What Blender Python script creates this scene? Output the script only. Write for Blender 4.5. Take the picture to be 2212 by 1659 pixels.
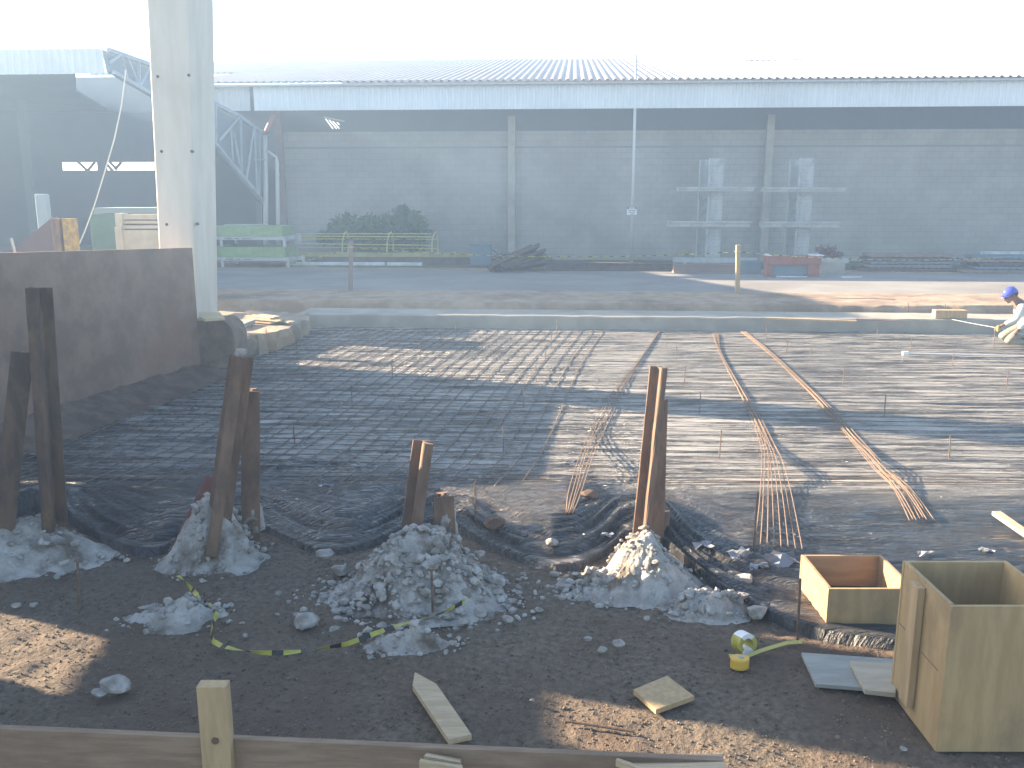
import bpy, bmesh, math, random
import numpy as np
from mathutils import Vector, Matrix, noise as mnoise
R = math.radians
random.seed(7)
rng = np.random.default_rng(11)
S = bpy.context.scene
for o in list(bpy.data.objects): bpy.data.objects.remove(o)

# ---------------------------------------------------------------- camera
CAMH = 2.6
FPX = 1931.4            # focal length in the pixels of a 2212 x 1659 picture
PITCH = math.atan(604/2850)
cam_d = bpy.data.cameras.new('camera'); cam = bpy.data.objects.new('camera', cam_d)
S.collection.objects.link(cam); S.camera = cam
cam.location = (0, 0, CAMH); cam.rotation_euler = (math.pi/2-PITCH, 0, 0)
cam_d.sensor_width = 36; cam_d.lens = 36*FPX/2212
cam_d.clip_start = 0.05; cam_d.clip_end = 3000

# ---------------------------------------------------------------- light
SUN_EL = 18.0; SUN_DIR = Vector((-.927*math.cos(R(SUN_EL)), .375*math.cos(R(SUN_EL)), math.sin(R(SUN_EL))))
world = bpy.data.worlds.new('World'); S.world = world; world.use_nodes = True
wn = world.node_tree; bg = wn.nodes['Background']
sky = wn.nodes.new('ShaderNodeTexSky'); sky.sky_type = 'NISHITA'; sky.sun_disc = False
sky.sun_elevation = R(SUN_EL); sky.sun_rotation = math.atan2(-.927, .375)
sky.dust_density = 1.0; sky.air_density = 1.0; sky.ozone_density = 1.8
wn.links.new(sky.outputs[0], bg.inputs[0]); bg.inputs[1].default_value = 0.075
sl = bpy.data.lights.new('sun', 'SUN'); sl.energy = 5.0; sl.angle = R(0.5); sl.color = (1, .83, .62)
sun = bpy.data.objects.new('sun', sl); S.collection.objects.link(sun)
sun.rotation_euler = (-SUN_DIR).to_track_quat('-Z', 'Y').to_euler()
S.view_settings.view_transform = 'Standard'; S.view_settings.look = 'None'
S.view_settings.exposure = 2.72; S.view_settings.use_white_balance = True; S.view_settings.white_balance_temperature = 7050; S.view_settings.white_balance_tint = 12; S.view_settings.gamma = 1; S.view_settings.use_curve_mapping = False
S.cycles.max_bounces = 6; S.cycles.diffuse_bounces = 3; S.cycles.glossy_bounces = 3
S.cycles.transmission_bounces = 4; S.cycles.volume_bounces = 0; S.cycles.use_denoising = True

# ---------------------------------------------------------------- picture <-> place
cP, sP = math.cos(PITCH), math.sin(PITCH)
def ray(px, py):
    u = (px-1106)/FPX; v = (py-829.5)/FPX
    return Vector((u, cP - v*sP, -sP - v*cP))
def P(px, py, z=0.0):
    d = ray(px, py); t = (z-CAMH)/d.z
    return Vector((d.x*t, d.y*t, z))
def PY(px, py, Y):
    d = ray(px, py); t = Y/d.y
    return Vector((d.x*t, Y, CAMH + d.z*t))
def sst(a, b, x):
    t = np.clip((np.asarray(x, dtype=float)-a)/(b-a), 0, 1); return t*t*(3-2*t)
def G(x, y): return 0.3*(1-sst(6.3, 8.2, y))
def PG(px, py, dz=0.0):
    z = .3
    for _ in range(30):
        p = P(px, py, z+dz); z = z*.4 + .6*float(G(p.x, p.y))
    return P(px, py, z+dz)
# frame of slab, road and sheds: u along them, w away from the camera
UX, UY = .9978, -.0663
def F(u, w, z=0.0): return Vector((UX*u - UY*w, 17.47 + UY*u + UX*w, z))
def PW(px, py, w):
    """the point on the vertical plane at depth w of the shed frame"""
    d = ray(px, py); t = (w + 17.47*UX)/(-UY*d.x + UX*d.y)
    return Vector((d.x*t, d.y*t, CAMH+d.z*t))
def UW(p): return (p.x*UX + (p.y-17.47)*UY, -p.x*UY + (p.y-17.47)*UX)
ROADZ = .38

# ---------------------------------------------------------------- numeric noise
def vnoise(x, y, seed=0):
    x = np.asarray(x, dtype=float); y = np.asarray(y, dtype=float)
    xi = np.floor(x).astype(np.int64); yi = np.floor(y).astype(np.int64); xf = x-xi; yf = y-yi
    def h(a, b):
        n = (a*374761393 + b*668265263 + seed*974711) & 0x7fffffff
        n = ((n ^ (n >> 13))*1274126177) & 0x7fffffff
        return ((n ^ (n >> 16)) & 0xffff)/65535.0
    u = xf*xf*(3-2*xf); v = yf*yf*(3-2*yf)
    return (h(xi, yi)*(1-u)+h(xi+1, yi)*u)*(1-v) + (h(xi, yi+1)*(1-u)+h(xi+1, yi+1)*u)*v
def fbm(x, y, o=4, seed=0):
    r = 0; a = .5
    for k in range(o): r = r + a*(vnoise(x*2**k, y*2**k, seed+k*7)-.5); a *= .5
    return r

# ---------------------------------------------------------------- objects
C = S.collection.objects
def tag(o, label=None, cat=None, group=None, kind=None):
    if label: o['label'] = label
    if cat: o['category'] = cat
    if group: o['group'] = group
    if kind: o['kind'] = kind
    return o
def wloc(o):
    v = Vector((0, 0, 0))
    while o is not None: v += o.location; o = o.parent
    return v
def thing(name, loc, label, cat, group=None):
    o = bpy.data.objects.new(name, None); C.link(o); o.location = loc; o.empty_display_size = .1
    return tag(o, label, cat, group)
class MB:
    def __init__(s): s.v = []; s.f = []; s.m = []
    def add(s, vs, fs, mi=0):
        b = len(s.v); s.v += [tuple(v) for v in vs]; s.f += [tuple(b+i for i in f) for f in fs]; s.m += [mi]*len(fs); return s
    def box(s, c, size, ax=None, mi=0):
        ax = ax or (Vector((1, 0, 0)), Vector((0, 1, 0)), Vector((0, 0, 1)))
        vs = [Vector(c)+ax[0]*size[0]*i/2+ax[1]*size[1]*j/2+ax[2]*size[2]*k/2 for i in (-1, 1) for j in (-1, 1) for k in (-1, 1)]
        return s.add(vs, [(0, 1, 3, 2), (4, 6, 7, 5), (0, 4, 5, 1), (2, 3, 7, 6), (0, 2, 6, 4), (1, 5, 7, 3)], mi)
    def beam(s, a, b, w, h, up=Vector((0, 0, 1)), mi=0):
        a = Vector(a); b = Vector(b); d = (b-a); L = d.length; d.normalize()
        x = d.cross(up)
        if x.length < 1e-4: x = Vector((1, 0, 0))
        x.normalize(); y = x.cross(d)
        return s.box((a+b)/2, (w, L, h), (x, d, y), mi)
    def fbox(s, u0, u1, w0, w1, z0, z1, mi=0):
        vs = [F(u, w, z) for u in (u0, u1) for w in (w0, w1) for z in (z0, z1)]
        return s.add(vs, [(0, 1, 3, 2), (4, 6, 7, 5), (0, 4, 5, 1), (2, 3, 7, 6), (0, 2, 6, 4), (1, 5, 7, 3)], mi)
    def prism(s, pts, h, mi=0):
        """pts: top outline (Vectors), extruded down by vector h"""
        n = len(pts); h = Vector(h) if not isinstance(h, (int, float)) else Vector((0, 0, -h))
        vs = [Vector(p) for p in pts]+[Vector(p)+h for p in pts]
        fs = [tuple(range(n)), tuple(range(2*n-1, n-1, -1))]+[(i, i+n, (i+1) % n+n, (i+1) % n) for i in range(n)]
        return s.add(vs, fs, mi)
    def tube(s, pts, r, n=6, cap=True, mi=0):
        pts = [Vector(p) for p in pts]; rs = r if isinstance(r, (list, tuple)) else [r]*len(pts)
        d0 = (pts[1]-pts[0]).normalized(); x = d0.orthogonal().normalized(); vs = []
        for i, p in enumerate(pts):
            d = (pts[min(i+1, len(pts)-1)]-pts[max(i-1, 0)]).normalized()
            x = (x-d*x.dot(d)).normalized(); y = d.cross(x)
            vs += [p+(x*math.cos(2*math.pi*k/n)+y*math.sin(2*math.pi*k/n))*rs[i] for k in range(n)]
        fs = [(i*n+k, i*n+(k+1) % n, (i+1)*n+(k+1) % n, (i+1)*n+k) for i in range(len(pts)-1) for k in range(n)]
        if cap: fs += [tuple(range(n-1, -1, -1)), tuple((len(pts)-1)*n+k for k in range(n))]
        return s.add(vs, fs, mi)
    def extrude(s, prof, pts, ax, wob=0, mi=0):
        """prof: list of 2-D points, ax: (x axis, y axis)"""
        n = len(prof); vs = []
        for p in pts:
            for a, b in prof:
                q = Vector(p)+ax[0]*a+ax[1]*b
                if wob: q += Vector([random.uniform(-wob, wob) for _ in range(3)])
                vs.append(q)
        fs = [(i*n+k, i*n+(k+1) % n, (i+1)*n+(k+1) % n, (i+1)*n+k) for i in range(len(pts)-1) for k in range(n)]
        fs += [tuple(range(n-1, -1, -1)), tuple((len(pts)-1)*n+k for k in range(n))]
        return s.add(vs, fs, mi)
    def build(s, name, mat, parent=None, smooth=False, bevel=0, origin=None):
        vs = np.array(s.v, dtype=float)
        if parent is not None: org = np.array(wloc(parent))
        elif origin is not None: org = np.array(origin)
        else:
            org = (vs.min(0)+vs.max(0))/2; org[2] = vs[:, 2].min()
        me = bpy.data.meshes.new(name); me.from_pydata((vs-org).tolist(), [], s.f)
        mats = mat if isinstance(mat, (list, tuple)) else [mat]
        for m in mats: me.materials.append(m)
        me.polygons.foreach_set('material_index', s.m)
        bm = bmesh.new(); bm.from_mesh(me); bmesh.ops.recalc_face_normals(bm, faces=bm.faces); bm.to_mesh(me); bm.free()
        if smooth: me.polygons.foreach_set('use_smooth', [True]*len(me.polygons))
        me.update(); o = bpy.data.objects.new(name, me); C.link(o)
        if parent is not None: o.parent = parent
        else: o.location = org
        if bevel:
            b = o.modifiers.new('bevel', 'BEVEL'); b.width = bevel; b.segments = 2; b.limit_method = 'ANGLE'; b.angle_limit = R(40)
            o.modifiers.new('wn', 'WEIGHTED_NORMAL')
        return o
def grid_mesh(name, X, Y, Z, mat, mask=None, parent=None, smooth=True, matidx=None):
    ny, nx = X.shape
    co = np.stack([X, Y, Z], -1).reshape(-1, 3)
    i = np.arange(ny-1)[:, None]*nx+np.arange(nx-1)[None, :]
    q = np.stack([i, i+1, i+nx+1, i+nx], -1).reshape(-1, 4)
    if mask is not None: q = q[mask.reshape(-1)]
    used = np.unique(q); remap = np.zeros(len(co), dtype=np.int64); remap[used] = np.arange(len(used)); co = co[used]; q = remap[q]
    me = bpy.data.meshes.new(name)
    me.vertices.add(len(co)); me.vertices.foreach_set('co', co.reshape(-1))
    me.loops.add(len(q)*4); me.loops.foreach_set('vertex_index', q.reshape(-1).astype(np.int32))
    me.polygons.add(len(q)); me.polygons.foreach_set('loop_start', np.arange(0, len(q)*4, 4, dtype=np.int32))
    me.polygons.foreach_set('loop_total', np.full(len(q), 4, dtype=np.int32))
    me.polygons.foreach_set('use_smooth', np.full(len(q), smooth))
    for m in (mat if isinstance(mat, (list, tuple)) else [mat]): me.materials.append(m)
    me.update(); me.validate(); o = bpy.data.objects.new(name, me); C.link(o)
    if parent is not None: o.parent = parent
    return o

# ---------------------------------------------------------------- materials
def mat(name, c1, c2=None, rough=.8, scale=4, bump=0, bscale=60, stretch=(1, 1, 1), metal=0, spec=.5,
        c3=None, s3=1.5, lo=.4, hi=.6, lo3=.5, hi3=.7, rough2=None, bstretch=None, detail=6, trans=0, emit=0):
    m = bpy.data.materials.new(name); m.use_nodes = True; nt = m.node_tree; N = nt.nodes; L = nt.links
    b = N['Principled BSDF']; b.inputs['Roughness'].default_value = rough; b.inputs['Metallic'].default_value = metal
    b.inputs['Specular IOR Level'].default_value = spec
    if trans: b.inputs['Transmission Weight'].default_value = trans
    b.inputs['Base Color'].default_value = (*c1, 1)
    if emit: b.inputs['Emission Color'].default_value = (*c1, 1); b.inputs['Emission Strength'].default_value = emit
    tc = N.new('ShaderNodeTexCoord')
    def noi(sc, st, det=detail, ro=.6):
        mp = N.new('ShaderNodeMapping'); mp.inputs['Scale'].default_value = st; L.new(tc.outputs['Object'], mp.inputs[0])
        n = N.new('ShaderNodeTexNoise'); n.inputs['Scale'].default_value = sc; n.inputs['Detail'].default_value = det
        n.inputs['Roughness'].default_value = ro; L.new(mp.outputs[0], n.inputs[0]); return n.outputs[0]
    def ramp(x, a, bb):
        r = N.new('ShaderNodeMapRange'); r.inputs[1].default_value = a; r.inputs[2].default_value = bb; L.new(x, r.inputs[0]); return r.outputs[0]
    def mix(f, a, bcol):
        x = N.new('ShaderNodeMix'); x.data_type = 'RGBA'; L.new(f, x.inputs[0])
        for k, v in ((6, a), (7, bcol)):
            if isinstance(v, tuple): x.inputs[k].default_value = (*v, 1)
            else: L.new(v, x.inputs[k])
        return x.outputs[2]
    out = None
    if c2:
        f = ramp(noi(scale, stretch), lo, hi); out = mix(f, c1, c2)
        if rough2 is not None:
            r = N.new('ShaderNodeMapRange'); r.inputs[3].default_value = rough; r.inputs[4].default_value = rough2; L.new(f, r.inputs[0]); L.new(r.outputs[0], b.inputs['Roughness'])
    if c3:
        out = mix(ramp(noi(s3, (1, 1, 1)), lo3, hi3), out if out else c1, c3)
    if out: L.new(out, b.inputs['Base Color'])
    if bump:
        bp = N.new('ShaderNodeBump'); bp.inputs['Strength'].default_value = 1; bp.inputs['Distance'].default_value = bump
        L.new(noi(bscale, bstretch or stretch, 5, .65), bp.inputs['Height']); L.new(bp.outputs[0], b.inputs['Normal'])
    return m
m_soil = mat('soil', (.092, .070, .050), (.20, .155, .112), .95, 28, .022, 38, c3=(.105, .070, .048), s3=.8, lo=.35, hi=.7, lo3=.45, hi3=.65)
m_gravel = mat('gravel', (.08, .062, .048), (.21, .17, .13), .9, 14, .004, 120)
m_verge = mat('verge_soil', (.27, .19, .125), (.36, .27, .19), .95, 2.5, .012, 30, c3=(.17, .115, .075), s3=.8)
m_road = mat('road', (.20, .19, .175), (.245, .235, .215), .9, .6, .003, 60, c3=(.17, .155, .14), s3=.25)
m_grass = mat('grass', (.075, .105, .04), (.14, .15, .06), .95, 3, .02, 60, c3=(.14, .10, .06), s3=.7)
m_slab = mat('slab_concrete', (.29, .262, .215), (.35, .318, .262), .85, 2.2, .002, 80, c3=(.24, .22, .19), s3=.9)
m_colc = mat('column_concrete', (.56, .51, .42), (.62, .57, .48), .75, 1.5, .001, 60, stretch=(3, 3, .5), c3=(.50, .45, .37), s3=.8, lo3=.55, hi3=.8)
m_hole = mat('hole', (.10, .09, .08), rough=.9)
m_moundc = mat('broken_concrete', (.28, .26, .23), (.42, .40, .37), .95, 7, .015, 45, c3=(.12, .09, .065), s3=3.2, lo3=.50, hi3=.62)
m_rock = mat('chunk_concrete', (.22, .20, .175), (.40, .38, .35), .95, 9, .008, 50)
m_rust = mat('rust', (.125, .078, .055), (.20, .12, .08), .85, 12, .003, 70, stretch=(1, 1, .35), c3=(.20, .13, .08), s3=3.0, lo3=.55, hi3=.72)
m_rustd = mat('dark_rust', (.075, .052, .042), (.13, .082, .055), .85, 12, .003, 70, stretch=(1, 1, .35), c3=(.20, .12, .055), s3=3, lo3=.56, hi3=.7)
m_rebar = mat('rebar', (.14, .09, .058), (.22, .145, .095), .7, 30, .001, 200)
m_rebard = mat('mesh_rebar', (.10, .068, .05), (.17, .115, .08), .7, 12)
m_plate = mat('panel_brown', (.185, .12, .085), (.25, .165, .118), .8, 2.6, .002, 30, c3=(.24, .115, .08), s3=.9, lo3=.54, hi3=.75)
m_block = mat('clay_cut', (.11, .07, .05), (.17, .115, .08), .95, 4, .02, 25)
m_wood = mat('pine', (.37, .255, .135), (.45, .32, .18), .8, 5, .0012, 60, stretch=(7, 7, .8), c3=(.26, .18, .105), s3=2.5, lo3=.55, hi3=.8)
m_plyx = mat('plywood', (.35, .238, .115), (.42, .292, .148), .75, 3, .001, 60, stretch=(6, 6, 1), c3=(.22, .155, .09), s3=3.0, lo3=.5, hi3=.8)
m_ply2 = mat('plywood_inner', (.34, .20, .10), (.42, .26, .135), .75, 3, .001, 60, stretch=(1, 6, 6))
m_lath = mat('lath', (.40, .30, .185), (.48, .37, .24), .85, 6, .001, 60, stretch=(1, 8, 8), c3=(.30, .24, .17), s3=5, lo3=.6, hi3=.8)
m_grayply = mat('grey_board', (.25, .25, .225), (.31, .31, .28), .85, 4, .001, 50, stretch=(1, 6, 6))
m_yellow = mat('yellow_tape', (.30, .28, .04), (.40, .37, .08), .5, 20)
m_black = mat('black_tape', (.02, .02, .02), rough=.45)
m_white = mat('white_plastic', (.72, .72, .70), rough=.5)
m_wsteel = mat('pale_steel', (.32, .335, .325), (.38, .395, .385), .6, 2, c3=(.26, .26, .24), s3=3)
m_roof = mat('roof_sheet', (.27, .26, .26), (.32, .305, .30), .55, .7, metal=.0, c3=(.31, .26, .235), s3=.3)
m_fascia = mat('fascia_sheet', (.60, .64, .65), (.67, .70, .71), .5, .5, c3=(.54, .57, .58), s3=.35)
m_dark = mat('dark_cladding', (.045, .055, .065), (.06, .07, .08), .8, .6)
m_pink = mat('primer_pipe', (.34, .19, .16), rough=.7)
m_pipe = mat('pvc_pipe', (.50, .51, .49), rough=.5)
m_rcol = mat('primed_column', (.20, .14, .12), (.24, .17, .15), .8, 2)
m_green = mat('green_paint', (.17, .27, .10), (.21, .31, .13), .6, 3, c3=(.14, .19, .09), s3=2)
m_greend = mat('dark_green_paint', (.06, .13, .075), (.08, .15, .09), .7, 3)
m_beige = mat('beige_crate', (.42, .37, .27), (.50, .44, .33), .85, 4)
m_ysteel = mat('yellow_paint', (.45, .40, .10), (.50, .45, .16), .6, 6)
m_ykerb = mat('yellow_kerb', (.24, .22, .08), (.33, .30, .12), .85, 3)
m_wkerb = mat('white_kerb', (.58, .60, .60), (.44, .45, .45), .85, 4)
m_red = mat('red_oxide', (.20, .06, .045), (.26, .085, .06), .7, 4)
m_bin = mat('blue_grey_bin', (.10, .15, .18), (.12, .17, .20), .7, 2)
m_scrap = mat('scrap', (.075, .055, .05), (.12, .08, .07), .85, 5)
m_leaf = mat('leaf', (.05, .10, .045), (.08, .14, .055), .7, 3)
m_leafr = mat('red_leaf', (.16, .045, .055), (.22, .06, .07), .7, 3)
m_stem = mat('stem', (.10, .075, .05), rough=.9)
m_skin = mat('skin', (.17, .085, .055), rough=.6)
m_shirt = mat('white_shirt', (.46, .46, .43), (.55, .55, .52), .9, 6, .004, 22)
m_pants = mat('khaki_trousers', (.21, .195, .145), (.27, .255, .19), .9, 6, .004, 22)
m_helmet = mat('blue_helmet', (.06, .08, .45), rough=.18)
m_glove = mat('worn_glove', (.28, .20, .11), (.36, .27, .16), .9, 20)
m_boot = mat('boot', (.04, .032, .028), rough=.7)
m_hair = mat('hair', (.02, .016, .014), rough=.8)
m_rope = mat('rope', (.55, .56, .55), rough=.8)
m_orange = mat('orange_case', (.62, .36, .05), (.66, .42, .07), .35, 10)
m_yblade = mat('tape_blade', (.42, .38, .10), rough=.45)
m_glint = mat('glint_stripe', (1, .97, .88), emit=.3)  # glow standing in for reflected sun
m_skyl = mat('translucent_sheet', (.85, .86, .87), rough=.25)

def block_wall_mat():
    m = mat('block_wall', (.29, .27, .24), (.345, .325, .29), .9, .5, c3=(.22, .205, .18), s3=.3)
    nt = m.node_tree; N = nt.nodes; L = nt.links; b = N['Principled BSDF']
    br = N.new('ShaderNodeTexBrick'); br.inputs['Scale'].default_value = 1; br.inputs['Brick Width'].default_value = .4; br.inputs['Row Height'].default_value = .2
    br.inputs['Mortar Size'].default_value = .008; br.inputs['Color1'].default_value = (1, 1, 1, 1); br.inputs['Color2'].default_value = (.93, .93, .93, 1); br.inputs['Mortar'].default_value = (.78, .78, .78, 1)
    tc = N.new('ShaderNodeTexCoord'); mp = N.new('ShaderNodeMapping'); mp.inputs['Rotation'].default_value = (-math.pi/2, 0, 0)
    L.new(tc.outputs['Object'], mp.inputs[0]); L.new(mp.outputs[0], br.inputs[0])
    src = b.inputs['Base Color'].links[0].from_socket
    mx = N.new('ShaderNodeMix'); mx.data_type = 'RGBA'; mx.blend_type = 'MULTIPLY'; mx.inputs[0].default_value = 1
    L.new(src, mx.inputs[6]); L.new(br.outputs[0], mx.inputs[7]); L.new(mx.outputs[2], b.inputs['Base Color']); return m
m_block_wall = block_wall_mat()

def tarp_mat():
    m = bpy.data.materials.new('black_plastic'); m.use_nodes = True; nt = m.node_tree; N = nt.nodes; L = nt.links; b = N['Principled BSDF']
    tc = N.new('ShaderNodeTexCoord')
    def noi(sc, st, det=5, ro=.6, dist=0):
        mp = N.new('ShaderNodeMapping'); mp.inputs['Scale'].default_value = st; L.new(tc.outputs['Object'], mp.inputs[0])
        n = N.new('ShaderNodeTexNoise'); n.inputs['Scale'].default_value = sc; n.inputs['Detail'].default_value = det; n.inputs['Roughness'].default_value = ro
        n.inputs['Distortion'].default_value = dist; L.new(mp.outputs[0], n.inputs[0]); return n.outputs[0]
    def rmp(x, a, bb, c=0, d=1):
        r = N.new('ShaderNodeMapRange'); r.inputs[1].default_value = a; r.inputs[2].default_value = bb; r.inputs[3].default_value = c; r.inputs[4].default_value = d; L.new(x, r.inputs[0]); return r.outputs[0]
    def mth(op, a, c):
        x = N.new('ShaderNodeMath'); x.operation = op
        for k, v in ((0, a), (1, c)):
            if isinstance(v, (int, float)): x.inputs[k].default_value = v
            else: L.new(v, x.inputs[k])
        return x.outputs[0]
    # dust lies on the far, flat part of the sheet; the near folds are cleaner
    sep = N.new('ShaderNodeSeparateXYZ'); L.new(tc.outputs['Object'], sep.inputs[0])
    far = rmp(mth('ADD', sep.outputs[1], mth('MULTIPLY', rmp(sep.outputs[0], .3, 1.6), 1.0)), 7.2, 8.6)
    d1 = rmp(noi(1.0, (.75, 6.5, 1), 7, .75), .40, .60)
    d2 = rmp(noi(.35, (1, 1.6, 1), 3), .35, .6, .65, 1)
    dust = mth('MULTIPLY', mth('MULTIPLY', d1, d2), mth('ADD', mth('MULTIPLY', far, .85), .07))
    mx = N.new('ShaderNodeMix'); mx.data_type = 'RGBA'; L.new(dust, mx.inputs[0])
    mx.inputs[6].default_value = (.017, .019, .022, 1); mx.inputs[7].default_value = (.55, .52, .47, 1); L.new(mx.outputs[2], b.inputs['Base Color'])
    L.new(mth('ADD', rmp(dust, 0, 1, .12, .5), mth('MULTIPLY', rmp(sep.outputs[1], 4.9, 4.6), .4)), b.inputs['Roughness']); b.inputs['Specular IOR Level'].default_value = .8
    n1 = noi(1, (.8, 13, 1), 4, .62, .5); n2 = noi(1, (2.2, 30, 1), 4, .6, .9)
    def ridge(x): return mth('SUBTRACT', 1.0, mth('MULTIPLY', mth('ABSOLUTE', mth('SUBTRACT', x, .5), 0), 4.0))
    h = mth('ADD', mth('ADD', mth('MULTIPLY', ridge(n1), .55), mth('MULTIPLY', ridge(n2), .22)), mth('MULTIPLY', noi(6, (.3, 2.8, 1), 5, .65, 1.4), .9))
    bp = N.new('ShaderNodeBump'); bp.inputs['Distance'].default_value = .06; bp.inputs['Strength'].default_value = 1; L.new(h, bp.inputs['Height']); L.new(bp.outputs[0], b.inputs['Normal'])
    return m
m_tarp = tarp_mat()

# ================================================================ THE SETTING
# outline of the near edge of the plastic sheet
edge_px = [(-160, 1090), (-20, 1120), (60, 1110), (130, 1115), (180, 1145), (240, 1180), (300, 1196), (350, 1192), (400, 1165), (450, 1130), (520, 1130), (570, 1145), (620, 1168), (680, 1192), (740, 1196), (800, 1178), (860, 1150), (940, 1135), (1000, 1150), (1060, 1185), (1130, 1215), (1200, 1232), (1260, 1225), (1310, 1200), (1350, 1170), (1400, 1165), (1450, 1190), (1500, 1232), (1560, 1280), (1620, 1312), (1700, 1350), (1780, 1375), (1860, 1388), (1960, 1400), (2100, 1404), (2300, 1404), (2900, 1404)]
ew = [P(x, y, .31) for x, y in edge_px]; ex = np.array([p.x for p in ew]); ey = np.array([p.y for p in ew])
# ground of the pit and the foreground
xs = np.unique(np.concatenate([np.linspace(-400, -30, 12), np.linspace(-30, -6, 40), np.linspace(-6, 5, 560), np.linspace(5, 30, 60), np.linspace(30, 400, 12)]))
ys = np.unique(np.concatenate([np.linspace(-300, -4, 10), np.linspace(-4, 2, 20), np.linspace(2, 7, 300), np.linspace(7, 22, 90)]))
X, Y = np.meshgrid(xs, ys)
near = (1-sst(7, 8.5, Y))*(1-sst(5, 7, np.abs(X)))
Z = G(X, Y)+near*(fbm(X*1.1, Y*1.1, 3, 3)*.05+fbm(X*9, Y*9, 4, 5)*.035) - .02
W = -X*UY+(Y-17.47)*UX
Z = Z-.22*sst(.05, .4, Y-np.interp(X, ex, ey))*(1-sst(8, 9, Y))*sst(-6, -5.2, X)-.05*sst(8, 9, Y)
Y = np.where(W > .6, Y-(W-.6)/UX, Y)      # the sheet stops under the slab
o = grid_mesh('ground', X, Y, Z, m_soil); tag(o, kind='structure')
# verge: raised soil behind the slab, with its cut bank
us = np.linspace(-30, 34, 640); ws = np.concatenate([np.linspace(.5, 1.5, 34), np.linspace(1.55, 4.0, 40)])
U, Wg = np.meshgrid(us, ws)
lip = 1.02+fbm(U*.5, U*0, 4, 9)*.35+fbm(U*3, U*0, 3, 19)*.12
hh = sst(0, .1, Wg-lip)
Zv = .15+hh*(ROADZ-.15+.03)+hh*fbm(U*1.2, Wg*2, 4, 21)*.10*(1-sst(2.2, 4, Wg))+hh*fbm(U*9, Wg*9, 2, 4)*.02*(1-sst(2.2, 4, Wg))
Zv = np.where(Wg > 3.4, np.minimum(Zv, ROADZ-.02), Zv)
o = grid_mesh('soil_verge', UX*U-UY*Wg, 17.47+UY*U+UX*Wg, Zv, m_verge); tag(o, kind='structure')
MB().add([F(-400, 2.9, ROADZ), F(400, 2.9, ROADZ), F(400, 9.2, ROADZ), F(-400, 9.2, ROADZ)], [(0, 1, 2, 3)]).build('road', m_road).__setitem__('kind', 'structure')
MB().add([F(-400, 9.1, ROADZ-.004), F(400, 9.1, ROADZ-.004), F(400, 700, ROADZ-.004), F(-400, 700, ROADZ-.004)], [(0, 1, 2, 3)]).build('yard', m_verge).__setitem__('kind', 'structure')
MB().add([F(-6.8, 10.2, ROADZ+.004), F(40, 10.2, ROADZ+.004), F(40, 13.8, ROADZ+.004), F(-6.8, 13.8, ROADZ+.004)], [(0, 1, 2, 3)]).build('grass', m_grass).__setitem__('kind', 'structure')

# concrete ground beam (the pale kerb-like slab edge)
mb = MB(); n = 120; us = np.linspace(-4.3, 34, n)
for i in range(n):
    j = [random.uniform(-.006, .006) for _ in range(4)]
    mb.v += [tuple(F(us[i], 0+j[0], -.1)), tuple(F(us[i], 0+j[1], .25)), tuple(F(us[i], .02+j[1], .27+j[2])), tuple(F(us[i], .98+j[3], .27)), tuple(F(us[i], .98, -.1))]
for i in range(n-1):
    for k in range(5): mb.f.append((i*5+k, i*5+(k+1) % 5, (i+1)*5+(k+1) % 5, (i+1)*5+k)); mb.m.append(0)
mb.f += [(4, 3, 2, 1, 0), tuple((n-1)*5+k for k in range(5))]; mb.m += [0, 0]
tag(mb.build('ground_beam', m_slab), 'long pale concrete ground beam closing the far side of the black plastic sheet', 'concrete beam')

# ================================================================ MAIN WAREHOUSE
WW = 13.8
wall_u0 = UW(PW(612, 400, WW))[0]
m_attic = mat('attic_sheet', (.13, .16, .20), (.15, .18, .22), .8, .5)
wh = thing('warehouse', F(14, WW, ROADZ), 'long warehouse with grey block wall, pale corrugated fascia and ribbed metal roof', 'building')
zt = PW(1106, 283, WW).z
MB().fbox(wall_u0, 44, WW, WW+.2, ROADZ-.1, zt).build('block_wall', m_block_wall, wh)
zb = PW(1106, 318, WW).z
MB().fbox(wall_u0, 44, WW-.012, WW, zb-.03, zb+.03).build('beam_joint', mat('joint', (.20, .20, .19)), wh)
FW = 12.4
fz0 = PW(1106, 236, FW).z; fz1 = PW(1106, 179, FW).z
fu0 = UW(PW(372, 200, FW))[0]; fu1 = UW(PW(548, 200, FW))[0]
def corrug(u0, u1, w0, z0, w1, z1, pitch, amp, name, m, parent, steep=.25, cap=None):
    """ribbed sheet between two edges running along u"""
    n = int((u1-u0)/pitch); ul = []; al = []
    for i in range(n):
        a = u0+i*pitch
        for f, h in ((0, 0), (.42, 0), (.55, 1), (.85, 1)): ul.append(a+f*pitch); al.append(h)
    ul = np.array(ul); al = np.array(al)*amp
    d = np.array([w1-w0, z1-z0]); d = d/np.linalg.norm(d); nrm = np.array([-d[1], d[0]])
    if nrm[1] < 0 or (abs(nrm[1]) < 1e-6 and nrm[0] > 0): nrm = -nrm
    rows = []
    for (w, z) in ((w0, z0), (w1, z1)):
        ww = w+al*nrm[0]; zz = z+al*nrm[1]
        rows.append(np.stack([UX*ul-UY*ww, 17.47+UY*ul+UX*ww, zz], -1))
    A = np.stack(rows); o = grid_mesh(name, A[..., 0], A[..., 1], A[..., 2], m, smooth=False)
    if parent is not None: o.parent = parent; o.location = -wloc(parent)
    sl = o.modifiers.new('thick', 'SOLIDIFY'); sl.thickness = .004
    return o
f1 = corrug(fu1, 44, FW-.03, fz0, FW-.03, fz1, .20, .035, 'fascia', m_fascia, wh)
f2 = corrug(fu0, fu1, FW+.08, fz0+.01, FW+.08, fz1, .20, .03, 'fascia', mat('fascia_old', (.36, .40, .42), (.42, .46, .48), .6, 1), wh)
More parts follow.
